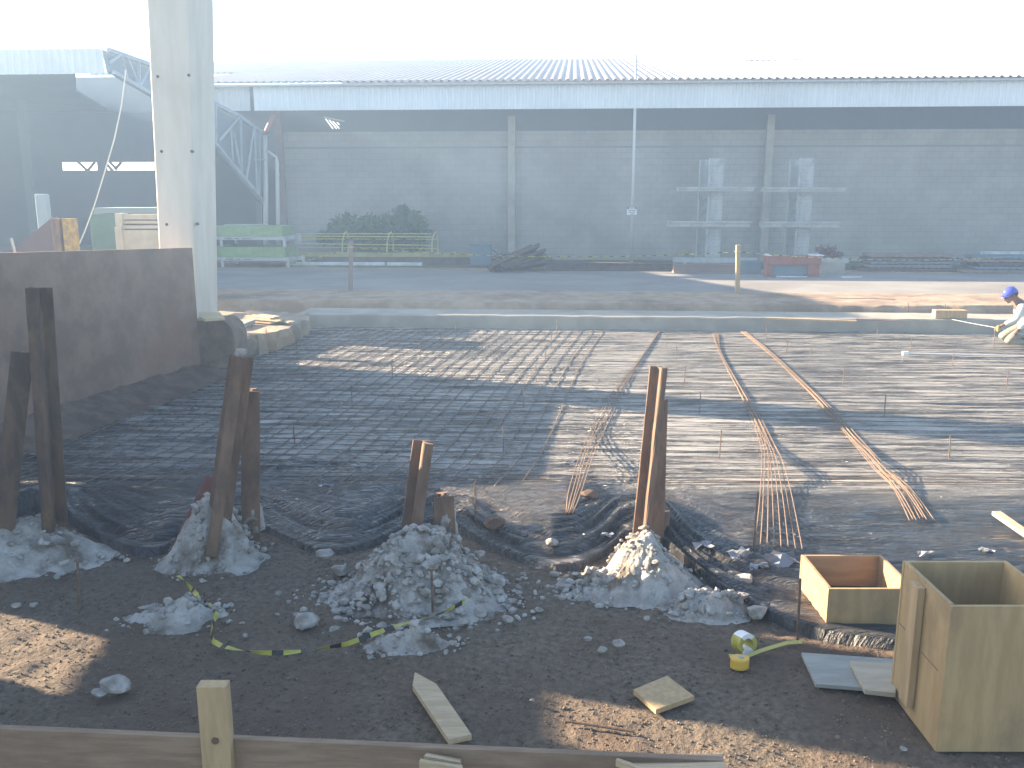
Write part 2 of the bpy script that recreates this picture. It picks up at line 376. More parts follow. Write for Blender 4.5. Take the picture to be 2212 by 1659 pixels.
tag(f2, 'darker, older length of fascia at the left end')
ROOFA = R(10); rz0 = fz1+.03; rw1 = 31.0; rz1 = rz0+(rw1-FW)*math.tan(ROOFA)
corrug(fu0, 44, FW-.22, rz0-.22*math.tan(ROOFA)+.03, rw1, rz1, .25, .06, 'roof', m_roof, wh)
corrug(UW(PW(440, 128, 31))[0], fu0, 19, rz0+(19-FW)*math.tan(ROOFA), rw1, rz1, .25, .06, 'roof', m_roof, wh)
corrug(fu0, 44, rw1, rz1, rw1+20, rz0, .25, .06, 'roof', m_roof, wh)
g = MB(); g.fbox(fu0, 44, FW-.26, FW-.04, fz1-.07, fz1-.01); g.build('gutter', m_wsteel, wh)
# one translucent sheet near the ridge
sk = MB(); a = UW(PW(1625, 128, 30)); 
ks = [(x, w) for x in (a[0]-.4, a[0]+2.4) for w in (25.2, 30.8)]
sk.add([F(u, w, rz0+(w-FW)*math.tan(ROOFA)+.10) for u, w in ((a[0]-1.2, 25.4), (a[0]+1.6, 25.4), (a[0]+1.6, 30.9), (a[0]-1.2, 30.9))], [(0, 1, 2, 3)])
sk.add([F(u, w, rz0+(w-FW)*math.tan(ROOFA)+.07) for u, w in ((a[0]-1.2, 25.4), (a[0]+1.6, 25.4), (a[0]+1.6, 30.9), (a[0]-1.2, 30.9))], [(3, 2, 1, 0)])
sk.build('skylight_sheet', m_skyl, wh)
# dark soffit zone between the wall head and the roof
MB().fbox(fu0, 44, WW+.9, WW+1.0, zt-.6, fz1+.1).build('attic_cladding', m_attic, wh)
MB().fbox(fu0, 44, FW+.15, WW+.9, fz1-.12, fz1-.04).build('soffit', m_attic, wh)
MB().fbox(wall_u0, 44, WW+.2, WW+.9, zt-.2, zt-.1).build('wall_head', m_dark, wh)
MB().fbox(fu0-3, wall_u0, 28, 28.2, ROADZ-.1, fz1-.2).build('rear_wall', m_dark, wh)
MB().fbox(43.8, 44, WW+.2, 49, ROADZ-.1, fz1).build('side_wall', m_dark, wh)
for px in (1105, 1657, 2750):
    u = UW(PW(px, 420, WW-.28))[0]; MB().fbox(u-.12, u+.12, WW-.3, WW-.013, ROADZ-.05, PW(1106, 250, WW-.3).z).build('wall_column', m_slab, wh, bevel=.01)
u = UW(PW(609, 420, WW-.2))[0]; MB().fbox(u-.14, u+.10, WW-.25, WW-.014, ROADZ, fz0+.1).build('wall_column', m_rcol, wh)
# downpipes
dp = MB(); w = 12.9
dp.tube([PW(592, 248, w), PW(573, 290, w)], .09, 10); dp.build('downpipe_elbow', m_pink, wh, smooth=True)
dp = MB(); dp.tube([PW(572, 292, w), PW(572, 330, w), PW(574, 400, w), PW(574, 545, w)], .085, 10)
dp.tube([PW(572, 322, w), PW(597, 340, w), PW(598, 350, w), PW(599, 400, w), PW(602, 545, w)], [.05, .05, .07, .07, .07], 10)
for q, r_ in ((PW(572.5, 343, w), .095), (PW(599, 378, w), .08)): dp.tube([q, q+Vector((0, 0, .03))], r_, 10)
dp.build('downpipe', m_pipe, wh, smooth=True)

# sun reflection under the soffit, added as glowing stripes
glint = thing('sun_glint', PW(722, 268, FW+.6), 'painted sun reflection, glowing slanted stripes under the warehouse soffit', 'sun glint')
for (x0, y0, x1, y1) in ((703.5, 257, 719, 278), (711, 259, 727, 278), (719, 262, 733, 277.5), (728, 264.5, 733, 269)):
    MB().tube([PW(x0, y0, FW+.6), PW(x1, y1, FW+.6)], .014, 8).build('glint_stripe', m_glint, glint)
MB().beam(PW(700, 253, FW+.62), PW(744, 262, FW+.62), .03, .05).build('stripe_bar', m_wsteel, glint)  # bar added along with the glowing stripes

# ================================================================ LEFT SHED (open front, dark inside)
sw = UW(PY(235, 130, 24.05))[1]; su1 = UW(PY(235, 130, 24.05))[0]
st = PW(150, 105, sw).z; sb = PW(150, 160, sw).z
sh = thing('open_shed', F(-24, sw, ROADZ), 'tall open-fronted shed at left with dark interior, pale band and lattice truss', 'building')
corrug(-44, su1, sw, sb, sw, st, .2, .03, 'fascia', m_fascia, sh)
c_near = F(su1, sw, st); c_far = PW(590, 300, WW-.6)
# roof: falls towards the truss side
rf = MB()
tl = .12
pts = [F(-44, sw+.02, st), c_near+Vector((0, 0, 0)), c_far, F(UW(c_far)[0], 24, c_far.z), F(-44, 24, st)]
pts = [F(-44, sw+.03, st-.02), F(su1-.9, sw+.03, st-.02), F(su1-5.6, sw+8.5, st-.02), F(su1-9, 23.5, st-.02), F(-44, 23.5, st-.02)]
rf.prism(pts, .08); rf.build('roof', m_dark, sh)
zs0 = PW(200, 368, 22).z; zs1 = PW(200, 350, 22).z
ua, ub, uc, ud = [UW(PW(x, 360, 22))[0] for x in (130, 210, 227, 345)]
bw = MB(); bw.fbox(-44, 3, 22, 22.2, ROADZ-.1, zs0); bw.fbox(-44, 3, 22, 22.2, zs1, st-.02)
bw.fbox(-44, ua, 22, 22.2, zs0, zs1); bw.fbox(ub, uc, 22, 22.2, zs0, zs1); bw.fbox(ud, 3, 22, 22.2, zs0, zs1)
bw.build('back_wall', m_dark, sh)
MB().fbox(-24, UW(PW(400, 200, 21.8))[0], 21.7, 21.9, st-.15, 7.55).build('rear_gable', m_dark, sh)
for (x0, y0, x1, y1) in ((168, 349, 189, 369), (189, 369, 205, 350), (229, 352, 243, 369), (236, 349, 249, 362), (249, 366, 262, 350)):
    MB().beam(PW(x0, y0, 21.9), PW(x1, y1, 21.9), .09, .09, up=F(0, 1)-F(0, 0)).build('window_brace', m_rustd, sh)
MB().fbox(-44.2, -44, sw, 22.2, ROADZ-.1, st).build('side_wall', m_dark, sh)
for px in (60,):
    MB().fbox(*(lambda u: (u-.14, u+.14))(UW(PW(px, 400, 17))[0]), 17, 17.25, ROADZ, st-.12).build('inner_column', mat('grey_column', (.10, .12, .13)), sh)
# lattice truss
def W3(px, py, k): # k 0..1 from the near corner to the far end
    return PW(px, py, sw+(WW-.6-sw)*k)
tr = MB()
top = [(235, 108, 0), (320, 138, .28), (460, 222, .62), (515, 250, .74), (548, 274, .84), (580, 293, 1)]
bot = [(245, 156, 0), (330, 205, .28), (465, 310, .62), (500, 352, .74), (545, 405, .84), (560, 425, .92), (572, 440, 1)]
for L_, r_ in ((top, .055), (bot, .05)):
    for a_, b_ in zip(L_[:-1], L_[1:]): tr.beam(W3(*a_), W3(*b_), r_*2, r_*2)
tr.build('truss_chord', mat('truss_paint', (.26, .30, .32), (.32, .36, .38), .7, 2), sh)
gc = MB(); Lb = [W3(*a) for a in bot]; Lt = [W3(*a) for a in top]
off = (F(0, .0)-F(.12, 0))
cl_t = [Lt[0], Lt[1], Lt[2], Lt[3], Lt[5]]; cl_b = [Lb[0], Lb[1], Lb[2], Lb[3], Lb[6]]
vs_ = [p+off for p in cl_t]+[p+off for p in cl_b]+[p+off*1.5 for p in cl_t]+[p+off*1.5 for p in cl_b]; q4 = []
for i_ in range(4): q4 += [(i_, i_+1, i_+6, i_+5), (i_+10, i_+15, i_+16, i_+11), (i_, i_+10, i_+11, i_+1), (i_+5, i_+6, i_+16, i_+15)]
gc.add(vs_, q4+[(0, 5, 15, 10), (4, 14, 19, 9)]); gc.build('side_cladding', mat('side_sheet', (.16, .20, .23), (.19, .23, .26), .8, .6), sh)
m_web = mat('truss_web_paint', (.28, .32, .34), (.34, .38, .40), .7, 2)
for a_, b_ in (((237, 135, 0), (262, 117, .06)), ((262, 117, .06), (275, 172, .1)), ((275, 125, .12), (300, 185, .2)), ((300, 134, .2), (302, 186, .2)), ((302, 186, .2), (325, 142, .28)),
               ((466, 225, .62), (467, 305, .62)), ((474, 304, .64), (517, 252, .74)), ((499, 275, .7), (504, 350, .74)), ((520, 258, .74), (523, 375, .8)), ((505, 285, .72), (523, 385, .8)),
               ((548, 276, .84), (532, 390, .8)), ((550, 276, .84), (556, 420, .88)), ((562, 283, .9), (560, 420, .9)), ((550, 345, .84), (572, 345, .95))):
    MB().beam(W3(*a_), W3(*b_), .06, .06).build('truss_web', m_web, sh)
pass
up_ = MB(); up_.beam(PW(560, 300, WW-.5), PW(560, 420, WW-.5), .3, .2); up_.beam(PW(562, 420, WW-.5), PW(564, 552, WW-.5), .24, .2); up_.build('end_post', mat('post_paint', (.11, .13, .14)), sh)
# thin rope hanging in front of the shed
pts = [PY(272, 150, 16), PY(262, 230, 16), PY(247, 300, 16), PY(228, 365, 16), PY(205, 440, 16), PY(183, 500, 16), PY(163, 546, 16), PY(150, 585, 16)]
tag(MB().tube(pts, .012, 5).build('hanging_rope', m_rope), 'thin pale rope slanting down from the shed roof behind the brown panel', 'rope')

# ================================================================ THE BIG CONCRETE COLUMN
cb = P(426, 776, 0)
cl = thing('concrete_column', (cb.x-.25, cb.y+.4, 0), 'tall pale grey precast concrete column rising out of the picture beside the brown panel', 'column')
A0 = PY(331, 330, 13.3); A1 = PY(416, 330, 13.3)
cw = A1.x-A0.x
xL0, xR0 = PY(351, 700, 13.3).x, PY(428, 690, 13.3).x
cdep = .86
mb = MB()
def colring(z, l, r): return [Vector((l, 13.3, z)), Vector((r, 13.3-.05, z)), Vector((r+.06, 13.3-.05+cdep, z)), Vector((l+.06, 13.3+cdep, z))]
zlev = [0, 2, 4, 6, 8.4]
lt = (PY(315, 0, 13.3), PY(342, 535, 13.3)); rt = (PY(412, 0, 13.3), PY(424, 600, 13.3))
def lerpx(pair, z):
    a, b = pair; return a.x+(b.x-a.x)*(z-a.z)/(b.z-a.z)
rings = [colring(z, lerpx(lt, z), lerpx(rt, z)) for z in zlev]
mb.v = [tuple(q) for r in rings for q in r]
for i in range(len(zlev)-1):
    for k in range(4): mb.f.append((i*4+k, i*4+(k+1) % 4, i*4+4+(k+1) % 4, i*4+4+k)); mb.m.append(0)
mb.f += [(3, 2, 1, 0), tuple(len(zlev)*4-4+k for k in range(4))]; mb.m += [0, 0]
mb.build('shaft', m_colc, cl, bevel=.035)
for (x, y) in ((340, 165), (407, 162), (348, 327), (413, 327), (359, 485), (424, 484)):
    q = PY(x, y, 13.28-.05*((x-330)/90)); q.y = 13.3-.05*(q.x-lerpx(lt, q.z))/cw
    MB().tube([q+Vector((0, -.004, 0)), q+Vector((0, .05, 0))], .022, 12).build('tie_hole', m_hole, cl)

# ================================================================ THINGS ALONG THE ROAD
def gp(px, py): return P(px, py, ROADZ)
# stacked green moulds on pale steel trestles (right of the column)
def mould(z0, ybase, label, xr):
    t = thing('steel_mould', gp(560, 577)+Vector((0, 0, z0-ROADZ)), label, 'steel mould', 'green moulds stacked beside the column')
    w0 = UW(gp(560, 577))[1]; u0 = UW(PW(455, 500, w0))[0]; u1 = UW(PW(xr, 500, w0))[0]
    s = 1.0
    MB().fbox(u0, u1-.05, w0+.02, w0+1.3, z0+.30, z0+.62).build('mould_box', m_green, t, bevel=.01)
    f = MB(); f.fbox(u0, u1, w0-.03, w0+.02, z0+.20, z0+.30); f.fbox(u0, u1, w0+1.3, w0+1.36, z0+.20, z0+.30)
    f.fbox(u1-.02, u1+.05, w0-.04, w0+1.4, z0+.17, z0+.31); f.fbox(u1+.05, u1+.42, w0+.35, w0+.43, z0+.2, z0+.31); f.fbox(u1+.34, u1+.43, w0+.33, w0+.45, z0+.13, z0+.34)
    f.build('trestle_frame', m_wsteel, t)
    for uu in (u0+.28, u1-.02):
        for ww in (w0, w0+1.25): MB().fbox(uu, uu+.08, ww-.04, ww+.04, z0, z0+.21).build('leg', m_wsteel, t)
    # faded stencil line
    l = MB(); x = u0+.42
    for k, wd in enumerate((7, 4, 8)):
        for j in range(wd): l.fbox(x, x+.022, w0-.034, w0-.031, z0+.225, z0+.262 if j % 3 else z0+.255); x += .036
        x += .09
    l.build('stencil', mat('stencil', (.12, .14, .15)), t)
mould(ROADZ, 577, 'lower green steel mould on pale trestle, standing on the road by the column', 618)
mould(ROADZ+.64, 517, 'upper green steel mould on pale trestle, stacked on the lower one', 612)
t = thing('steel_bars', PW(520, 450, 9), 'few thin pale bars lying on top of the upper green mould', 'steel bars')
w0 = UW(gp(560, 577))[1]; uu = UW(PW(478, 450, w0))[0]
for k in range(3): MB().tube([F(uu-.1, w0+.4+k*.15, ROADZ+1.28), F(uu+.9+.1*k, w0+.45+k*.12, ROADZ+1.29)], .018, 6).build('bar', m_wsteel, t)
# left of the column, behind the brown panel
gY = 19.0
t = thing('green_cabinet', PY(225, 560, gY), 'dark green steel box with a pale lid left of the concrete column', 'steel box')
q = lambda x, y, Yv=gY: PY(x, y, Yv)
def facebox(t, name, x0, y0, x1, y1, Yv, dep, m, bevel=0):
    a = q(x0, y1, Yv); b = q(x1, y0, Yv)
    return MB().box(((a.x+b.x)/2, Yv+dep/2, (a.z+b.z)/2), (b.x-a.x, dep, b.z-a.z)).build(name, m, t, bevel=bevel)
facebox(t, 'body', 205, 462, 345, 590, gY, 1.2, m_greend, .01)
facebox(t, 'lid', 203, 449, 345, 461, gY-.02, 1.24, mat('lid_grey', (.20, .25, .24)))
t = thing('wooden_crate', PY(300, 560, 17.5), 'beige plank crate with two dark gaps in front of the dark green box', 'crate')
facebox(t, 'side_panel', 250, 461, 262, 490, 17.45, .3, m_beige); facebox(t, 'side_panel', 256, 490.5, 262, 590, 17.45, .3, m_beige)
facebox(t, 'front_board', 262.5, 463, 345, 474, 17.5, .05, m_beige); facebox(t, 'front_board', 262.5, 477, 345, 483, 17.5, .05, m_beige)
facebox(t, 'front_board', 262.5, 487, 345, 494, 17.5, .05, m_beige); facebox(t, 'front_board', 262.5, 497, 345, 590, 17.5, .05, m_beige)
facebox(t, 'inner_box', 262.5, 464, 345, 590, 17.6, .8, m_rcol)
t = thing('yellow_post', PY(145, 600, 15.2), 'flaking yellow steel channel post standing behind the brown panel', 'post')
facebox(t, 'web', 126, 472, 150, 620, 15.2, .02, m_wood); facebox(t, 'flange', 148, 472, 158, 620, 15.08, .14, mat('flaking_yellow', (.40, .27, .05), (.22, .15, .07), .7, 9)); facebox(t, 'flange', 124.5, 472, 126, 620, 15.08, .14, m_rust)
pl = MB(); pl.prism([PY(116, 467, 16.2), PY(133, 474, 16.2), PY(142, 600, 16.2), PY(0, 640, 16.2), PY(20, 545, 16.2)], Vector((.0, .05, 0)))
tag(pl.build('gable_plate', mat('maroon_plate', (.09, .05, .05), (.11, .06, .06), .7, 2)), 'dark maroon pointed steel plate behind the brown panel', 'steel plate')
t = MB(); t.box(tuple(PY(99, 500, 18.5)), (.22, .2, 1.5)); tag(t.build('grey_upright', mat('light_upright', (.26, .32, .34)), bevel=.03), 'rounded pale grey upright behind the maroon plate', 'post')
t = MB(); t.tube([PY(24, 514, 13), PY(33, 548, 13), PY(38, 600, 13)], .02, 6); tag(t.build('steel_rod', m_wsteel), 'short bright steel rod poking up behind the left end of the panel', 'rod')

# yellow barrier cage
yb = thing('barrier_cage', gp(780, 560), 'pale yellow tubular barrier with curved hoops in front of the shrub', 'barrier')
wf = 11.4
for (py0, x0, py1, x1, dw) in ((510, 640, 512, 935, 0), (526, 640, 530, 935, 0), (505, 640, 505, 930, .5), (516, 640, 517, 945, .9), (534, 640, 537, 945, .9)):
    MB().tube([PW(x0, py0, wf+dw), PW(x1, py1, wf+dw)], .017, 6).build('rail', m_ysteel, yb)
for x in (742, 839, 936):
    MB().tube([PW(x-3, 553, wf), PW(x-3, 526, wf), PW(x-1, 514, wf), PW(x+2, 504, wf+.15), PW(x+6, 501, wf+.5), PW(x+9, 508, wf+.8), PW(x+10, 526, wf+.9), PW(x+10, 552, wf+.9)], .022, 6).build('hoop', m_ysteel, yb)
MB().tube([PW(850, 552, wf+.9), PW(850, 514, wf+.9)], .02, 6).build('post', m_ysteel, yb)
wk = 11.15
t = thing('kerb_wall', PW(830, 560, wk), 'low wall with dull yellow top under the tubular barrier', 'kerb')
ka, kb, kz0, kz1 = UW(PW(640, 550, wk))[0], UW(PW(1018, 550, wk))[0], PW(800, 555, wk+.05).z, PW(800, 546, wk+.05).z
MB().fbox(ka, kb, wk+.05, wk+.3, kz0, kz1).build('painted_top', m_ykerb, t); MB().fbox(ka, kb, wk+.07, wk+.28, ROADZ, kz0).build('base', m_scrap, t)
for (x0, x1, lab) in ((628, 832, 'long white painted kerb stone lying at the far road edge'), (836, 912, 'short chipped white kerb stone right of the long one')):
    a = PW(x0, 571, 10.95); b = PW(x1, 572, 10.95); a.z = b.z = ROADZ; m_ = MB(); m_.beam(a+Vector((0, 0, .05)), b+Vector((0, 0, .05)), .16, .11)
    tag(m_.build('kerb_stone', m_wkerb, bevel=.02), lab, 'kerb stone', 'white kerb stones at the far road edge')
m_ = MB(); m_.beam(gp(910, 566)+Vector((0, 0, .08)), PW(985, 545, UW(gp(985, 566))[1]), .05, .04)
tag(m_.build('slat', m_wkerb), 'thin white slat leaning up from the end of the kerb stones', 'slat')
# shrubs
def shrub(name, cx, base_py, blobs, m, label, wv, leaf=.09, nleaf=230):
    t = thing(name, PW(cx, base_py, wv), label, 'shrub'); mb = MB()
    for (x, y, r) in blobs:
        c = PW(x, y, wv)
        for _ in range(int(nleaf*r*r/.16)+40):
            d = Vector((random.gauss(0, 1), random.gauss(0, 1), random.gauss(0, 1))).normalized()*r*random.uniform(.35, 1.08)
            p = c+d; a = Vector((random.gauss(0, 1), random.gauss(0, 1), random.gauss(0, 1))).normalized(); b = a.orthogonal().normalized(); l = leaf*random.uniform(.6, 1.3)
            mb.add([p-a*l, p+b*l*.5, p+a*l, p-b*l*.5], [(0, 1, 2, 3)])
    mb.build('foliage', m, t); st_ = MB()
    for (x, y, r) in blobs[:8]: st_.tube([PW(cx+random.uniform(-30, 30), base_py, wv), PW(x, y, wv)], .02, 5)
    st_.build('stem', m_stem, t)
wsb = 12.6
shrub('shrub', 800, 556, [(868, 474, .42), (895, 478, .38), (840, 485, .4), (876, 500, .55), (800, 488, .4), (770, 492, .4), (735, 490, .38), (905, 502, .4), (752, 515, .5), (800, 520, .5), (845, 520, .5), (890, 525, .5), (720, 505, .3), (748, 468, .12), (872, 455, .2), (700, 515, .25)], m_leaf,
      'dark green leafy shrub against the warehouse wall behind the yellow barrier', wsb)
shrub('shrub', 1785, 570, [(1775, 545, .22), (1795, 542, .2), (1785, 555, .28), (1810, 552, .15)], m_leafr, 'small dark red shrub behind the red steel trestle', 11.6, .07, 200)
# bin
t = thing('steel_bin', gp(1037, 577), 'blue-grey rectangular bin standing at the far road edge', 'bin'); wv = UW(gp(1037, 578))[1]
a = UW(PW(1015, 550, wv))[0]; b = UW(PW(1060, 550, wv))[0]; z1 = PW(1030, 531, wv).z
MB().fbox(a, b, wv, wv+.5, ROADZ+.05, z1).build('body', m_bin, t, bevel=.02); MB().fbox(a-.2, b+.1, wv-.1, wv+.6, ROADZ, ROADZ+.049).build('base', m_scrap, t); MB().fbox(a-.02, b+.02, wv-.02, wv+.52, z1, z1+.04).build('rim', m_bin, t)
# scrap heap of sheets
t = thing('scrap_heap', gp(1120, 580), 'dark heap of leaning rusty sheets and bars at the foot of a wall column', 'scrap heap')
for k, (x0, y0, x1, y1) in enumerate(((1060, 578, 1160, 534), (1075, 580, 1172, 545), (1080, 582, 1172, 556), (1062, 574, 1140, 536), (1090, 583, 1180, 568))):
    a = PW(x0, y0, 8.7+.12*k); b = PW(x1, y1, 9.2+.15*k); m_ = MB(); m_.beam(a, b, .8, .09, up=Vector((0, .3, 1))); m_.build('sheet', m_scrap, t)
m_ = MB(); c = gp(1125, 577)
for _ in range(60):
    p = c+Vector((random.uniform(-.8, .9), random.uniform(-.1, .8), random.uniform(0, .35))); d = Vector((random.uniform(-.6, .6), random.uniform(-.2, .2), random.uniform(-.15, .2))); m_.beam(p, p+d, .03, .03)
m_.build('tangle', m_scrap, t)['kind'] = 'stuff'
# long low steel beams
for (x0, x1, yb_, h, label, m__) in ((1178, 1455, 584, .17, 'long dark steel beam lying at the far road edge right of the scrap heap', m_scrap), (1455, 1640, 590, .20, 'long dark steel beam lying under the rack bases', m_rcol)):
    wv = UW(gp(x0, yb_))[1]; a = UW(PW(x0, yb_, wv))[0]; b = UW(PW(x1, yb_, wv))[0]
    m_ = MB(); m_.fbox(a, b, wv+.05, wv+.25, ROADZ+.04, ROADZ+.04+h); m_.fbox(a, b, wv, wv+.3, ROADZ+.04+h, ROADZ+.06+h); m_.fbox(a, b, wv-.15, wv+.45, ROADZ, ROADZ+.04)
    tag(m_.build('steel_beam', m__), label, 'steel beam')
# cantilever racks: perforated double uprights with arms
def rack(xc, label, arms, ybase, wv):
    t = thing('storage_rack', PW(xc, ybase, wv), label, 'rack', 'pale steel racks against the warehouse wall')
    pf = []
    for (x0, x1, yt, dw, nm) in ((xc-27, xc-5, 345, .45, 0), (xc-6, xc+27, 342, 0, 1)):
        a = PW(x0, yt, wv+dw); b = PW(x1, yt, wv+dw); ua_, ub_ = UW(a)[0], UW(b)[0]
        m_ = MB(); m_.fbox(ua_, ub_, wv+dw, wv+dw+.03, ROADZ, a.z); m_.fbox(ua_, ua_+.03, wv+dw-.14, wv+dw, ROADZ, a.z)
        m_.build('upright', m_wsteel, t)
        if nm:
            hl = MB(); z = ROADZ+.2
            while z < a.z-.1:
                for k in range(3):
                    uu = ua_+.1+(ub_-ua_-.14)*k/2; hl.fbox(uu-.008, uu+.008, wv-.0025, wv, z, z+.018)
                z += .11
            hl.build('bolt_hole', m_hole, t)['kind'] = 'stuff'
    for (x0, x1, y0, y1) in arms:
        a = PW(x0, y0, wv-.3); b = PW(x1, y1, wv-.3); m_ = MB(); ua_, ub_ = UW(a)[0], UW(b)[0]
        m_.fbox(ua_, ub_, wv-.3, wv-.145, b.z, a.z-.045); m_.fbox(ua_-.05, ub_+.03, wv-.36, wv-.145, a.z-.045, a.z)
        m_.build('arm', m_wsteel, t); MB().fbox(ua_-.05, ua_-.01, wv-.38, wv-.12, b.z, a.z+.002).build('arm_end', m_wsteel, t)
    a = PW(xc-85, 556, wv-.2); b = PW(xc+95, 566, wv-.2); m_ = MB(); m_.fbox(UW(a)[0], UW(b)[0], wv-.45, wv-.145, a.z-.14, a.z); m_.fbox(UW(a)[0]+.3, UW(a)[0]+.4, wv-.45, wv-.145, ROADZ, a.z-.14); m_.fbox(UW(b)[0]-.4, UW(b)[0]-.3, wv-.45, wv-.145, ROADZ, a.z-.14); m_.build('base_beam', m_wsteel, t)
rack(1538, 'pale perforated steel rack left of the right-hand wall column, two arms', ((1466, 1628, 404, 413), (1445, 1620, 478, 490)), 560, 10.6)
rack(1733, 'pale perforated steel rack right of the right-hand wall column, two arms', ((1648, 1826, 405, 414), (1646, 1815, 479, 491)), 560, 10.6)
# red trestle
t = thing('red_trestle', gp(1715, 600), 'red-brown steel trestle at the sunlit road edge, knee high', 'trestle')
wv = UW(gp(1715, 599))[1]; a = UW(PW(1657, 560, wv))[0]; b = UW(PW(1775, 560, wv))[0]; z1 = PW(1700, 553, wv).z
MB().fbox(a, b, wv, wv+.5, z1-.24, z1).build('top_beam', m_red, t, bevel=.01)
MB().fbox(a+.02, a+.16, wv+.02, wv+.48, ROADZ, z1-.24).build('leg', m_red, t); MB().fbox(b-.34, b-.03, wv+.02, wv+.48, ROADZ, z1-.24).build('leg', m_red, t)
MB().fbox(a+.16, b-.34, wv+.1, wv+.16, ROADZ+.06, z1-.24).build('infill_plate', m_bin, t)
MB().fbox(a-.02, a+.12, wv-.02, wv+.52, z1, z1+.03).build('pad', m_wkerb, t); MB().fbox(b-.25, b+.06, wv-.02, wv+.52, z1, z1+.03).build('pad', m_wkerb, t)
wv = UW(gp(1800, 592))[1]
tag(MB().fbox(UW(PW(1778, 570, wv))[0], UW(PW(1826, 570, wv))[0], wv, wv+.5, ROADZ, PW(1800, 566, wv).z).build('concrete_block', m_slab, bevel=.01), 'grey concrete block right of the red trestle', 'concrete block')
wv = UW(gp(1610, 592))[1]
tag(MB().fbox(UW(PW(1604, 570, wv))[0], UW(PW(1645, 570, wv))[0], wv, wv+.4, ROADZ, PW(1610, 564, wv).z).build('grey_box', m_bin, bevel=.01), 'small blue-grey box between the sunlit post and the red trestle', 'box')
# dark material stacks at far right
for k, (x0, x1, y0, y1, label) in enumerate(((1858, 2075, 551, 586, 'dark low stack of steel at far right, left half of the row'), (2078, 2330, 557, 590, 'dark low stack of steel at far right, beyond the worker'))):
    t = thing('steel_stack', gp((x0+x1)/2, y1), label, 'steel stack'); wv = UW(gp(x0, y1))[1]
    for j in range(5):
        za = ROADZ+.1*j; a = UW(PW(x0, y1, wv))[0]+random.uniform(0, .5); b = UW(PW(x1, y1, wv))[0]-random.uniform(0, .5)
        m_ = MB(); m_.fbox(a, b, wv+.04*j, wv+.9, za+.02, za+.09); 
        for i in range(14):
            uu = a+(b-a)*i/14+random.uniform(0, .1); m_.fbox(uu, uu+.1, wv+.04*j-.03, wv+.9, za+.005, za+.02)
        m_.build('layer', [m_scrap, m_rcol, m_bin][(j+k) % 3], t)
tag(MB().fbox(UW(PW(2128, 545, 10.6))[0], 20, 10.6, 10.9, ROADZ+.05, PW(2140, 544, 10.6).z-.0).build('white_beam', m_wkerb), 'pale beam lying behind the far right steel stack', 'beam')
# flat offcuts on the sunny road edge
for (x0, x1, y_, lab) in ((1676, 1768, 598.5, 'flat pale plank on the road edge before the red trestle'), (1820, 1862, 600, 'short flat plank on the road edge right of the grey block')):
    wv = UW(gp(x0, y_))[1]; m_ = MB(); m_.fbox(UW(PW(x0, y_, wv))[0], UW(PW(x1, y_, wv))[0], wv, wv+.12, ROADZ, ROADZ+.03); tag(m_.build('plank', m_wkerb), lab, 'plank')

# sign pole
t = thing('sign_pole', gp(1364, 566), 'slender white pole with a small warning sign before the warehouse wall', 'pole')
wv = UW(gp(1364, 569))[1]
a = PW(1363.5, 569, wv); b = PW(1374.5, 118, wv)
MB().tube([a, a+(b-a)*.5, b], [.055, .05, .04], 12).build('pole_shaft', m_pipe, t, smooth=True)
a = PW(1354, 464, wv-.07); b = PW(1375.5, 452, wv-.07); c = PW(1375.5, 447, wv-.07)
s_ = MB().fbox(UW(a)[0], UW(b)[0], wv-.075, wv-.06, a.z, b.z).build('sign_plate', m_white, t)
MB().fbox(UW(a)[0]+.01, UW(b)[0]-.01, wv-.075, wv-.06, b.z, c.z).build('sign_header', m_bin, t)
l = MB(); ua_ = UW(a)[0]; ub_ = UW(b)[0]; hgt = b.z-a.z
for r_, (f0, f1) in enumerate(((.15, .85), (.12, .85), (.34, .72))):
    x = ua_+(ub_-ua_)*f0
    while x < ua_+(ub_-ua_)*f1:
        wd = random.uniform(.012, .02); zz = b.z-hgt*(.22+.3*r_); l.fbox(x, x+wd, wv-.078, wv-.0755, zz-hgt*.08, zz+hgt*.06); x += wd+.007
x = ua_+.07
while x < ub_-.07: l.fbox(x, x+.02, wv-.078, wv-.0755, b.z+.015, c.z-.015, 1); x += .028
l.build('sign_lettering', [m_black, m_white], t)

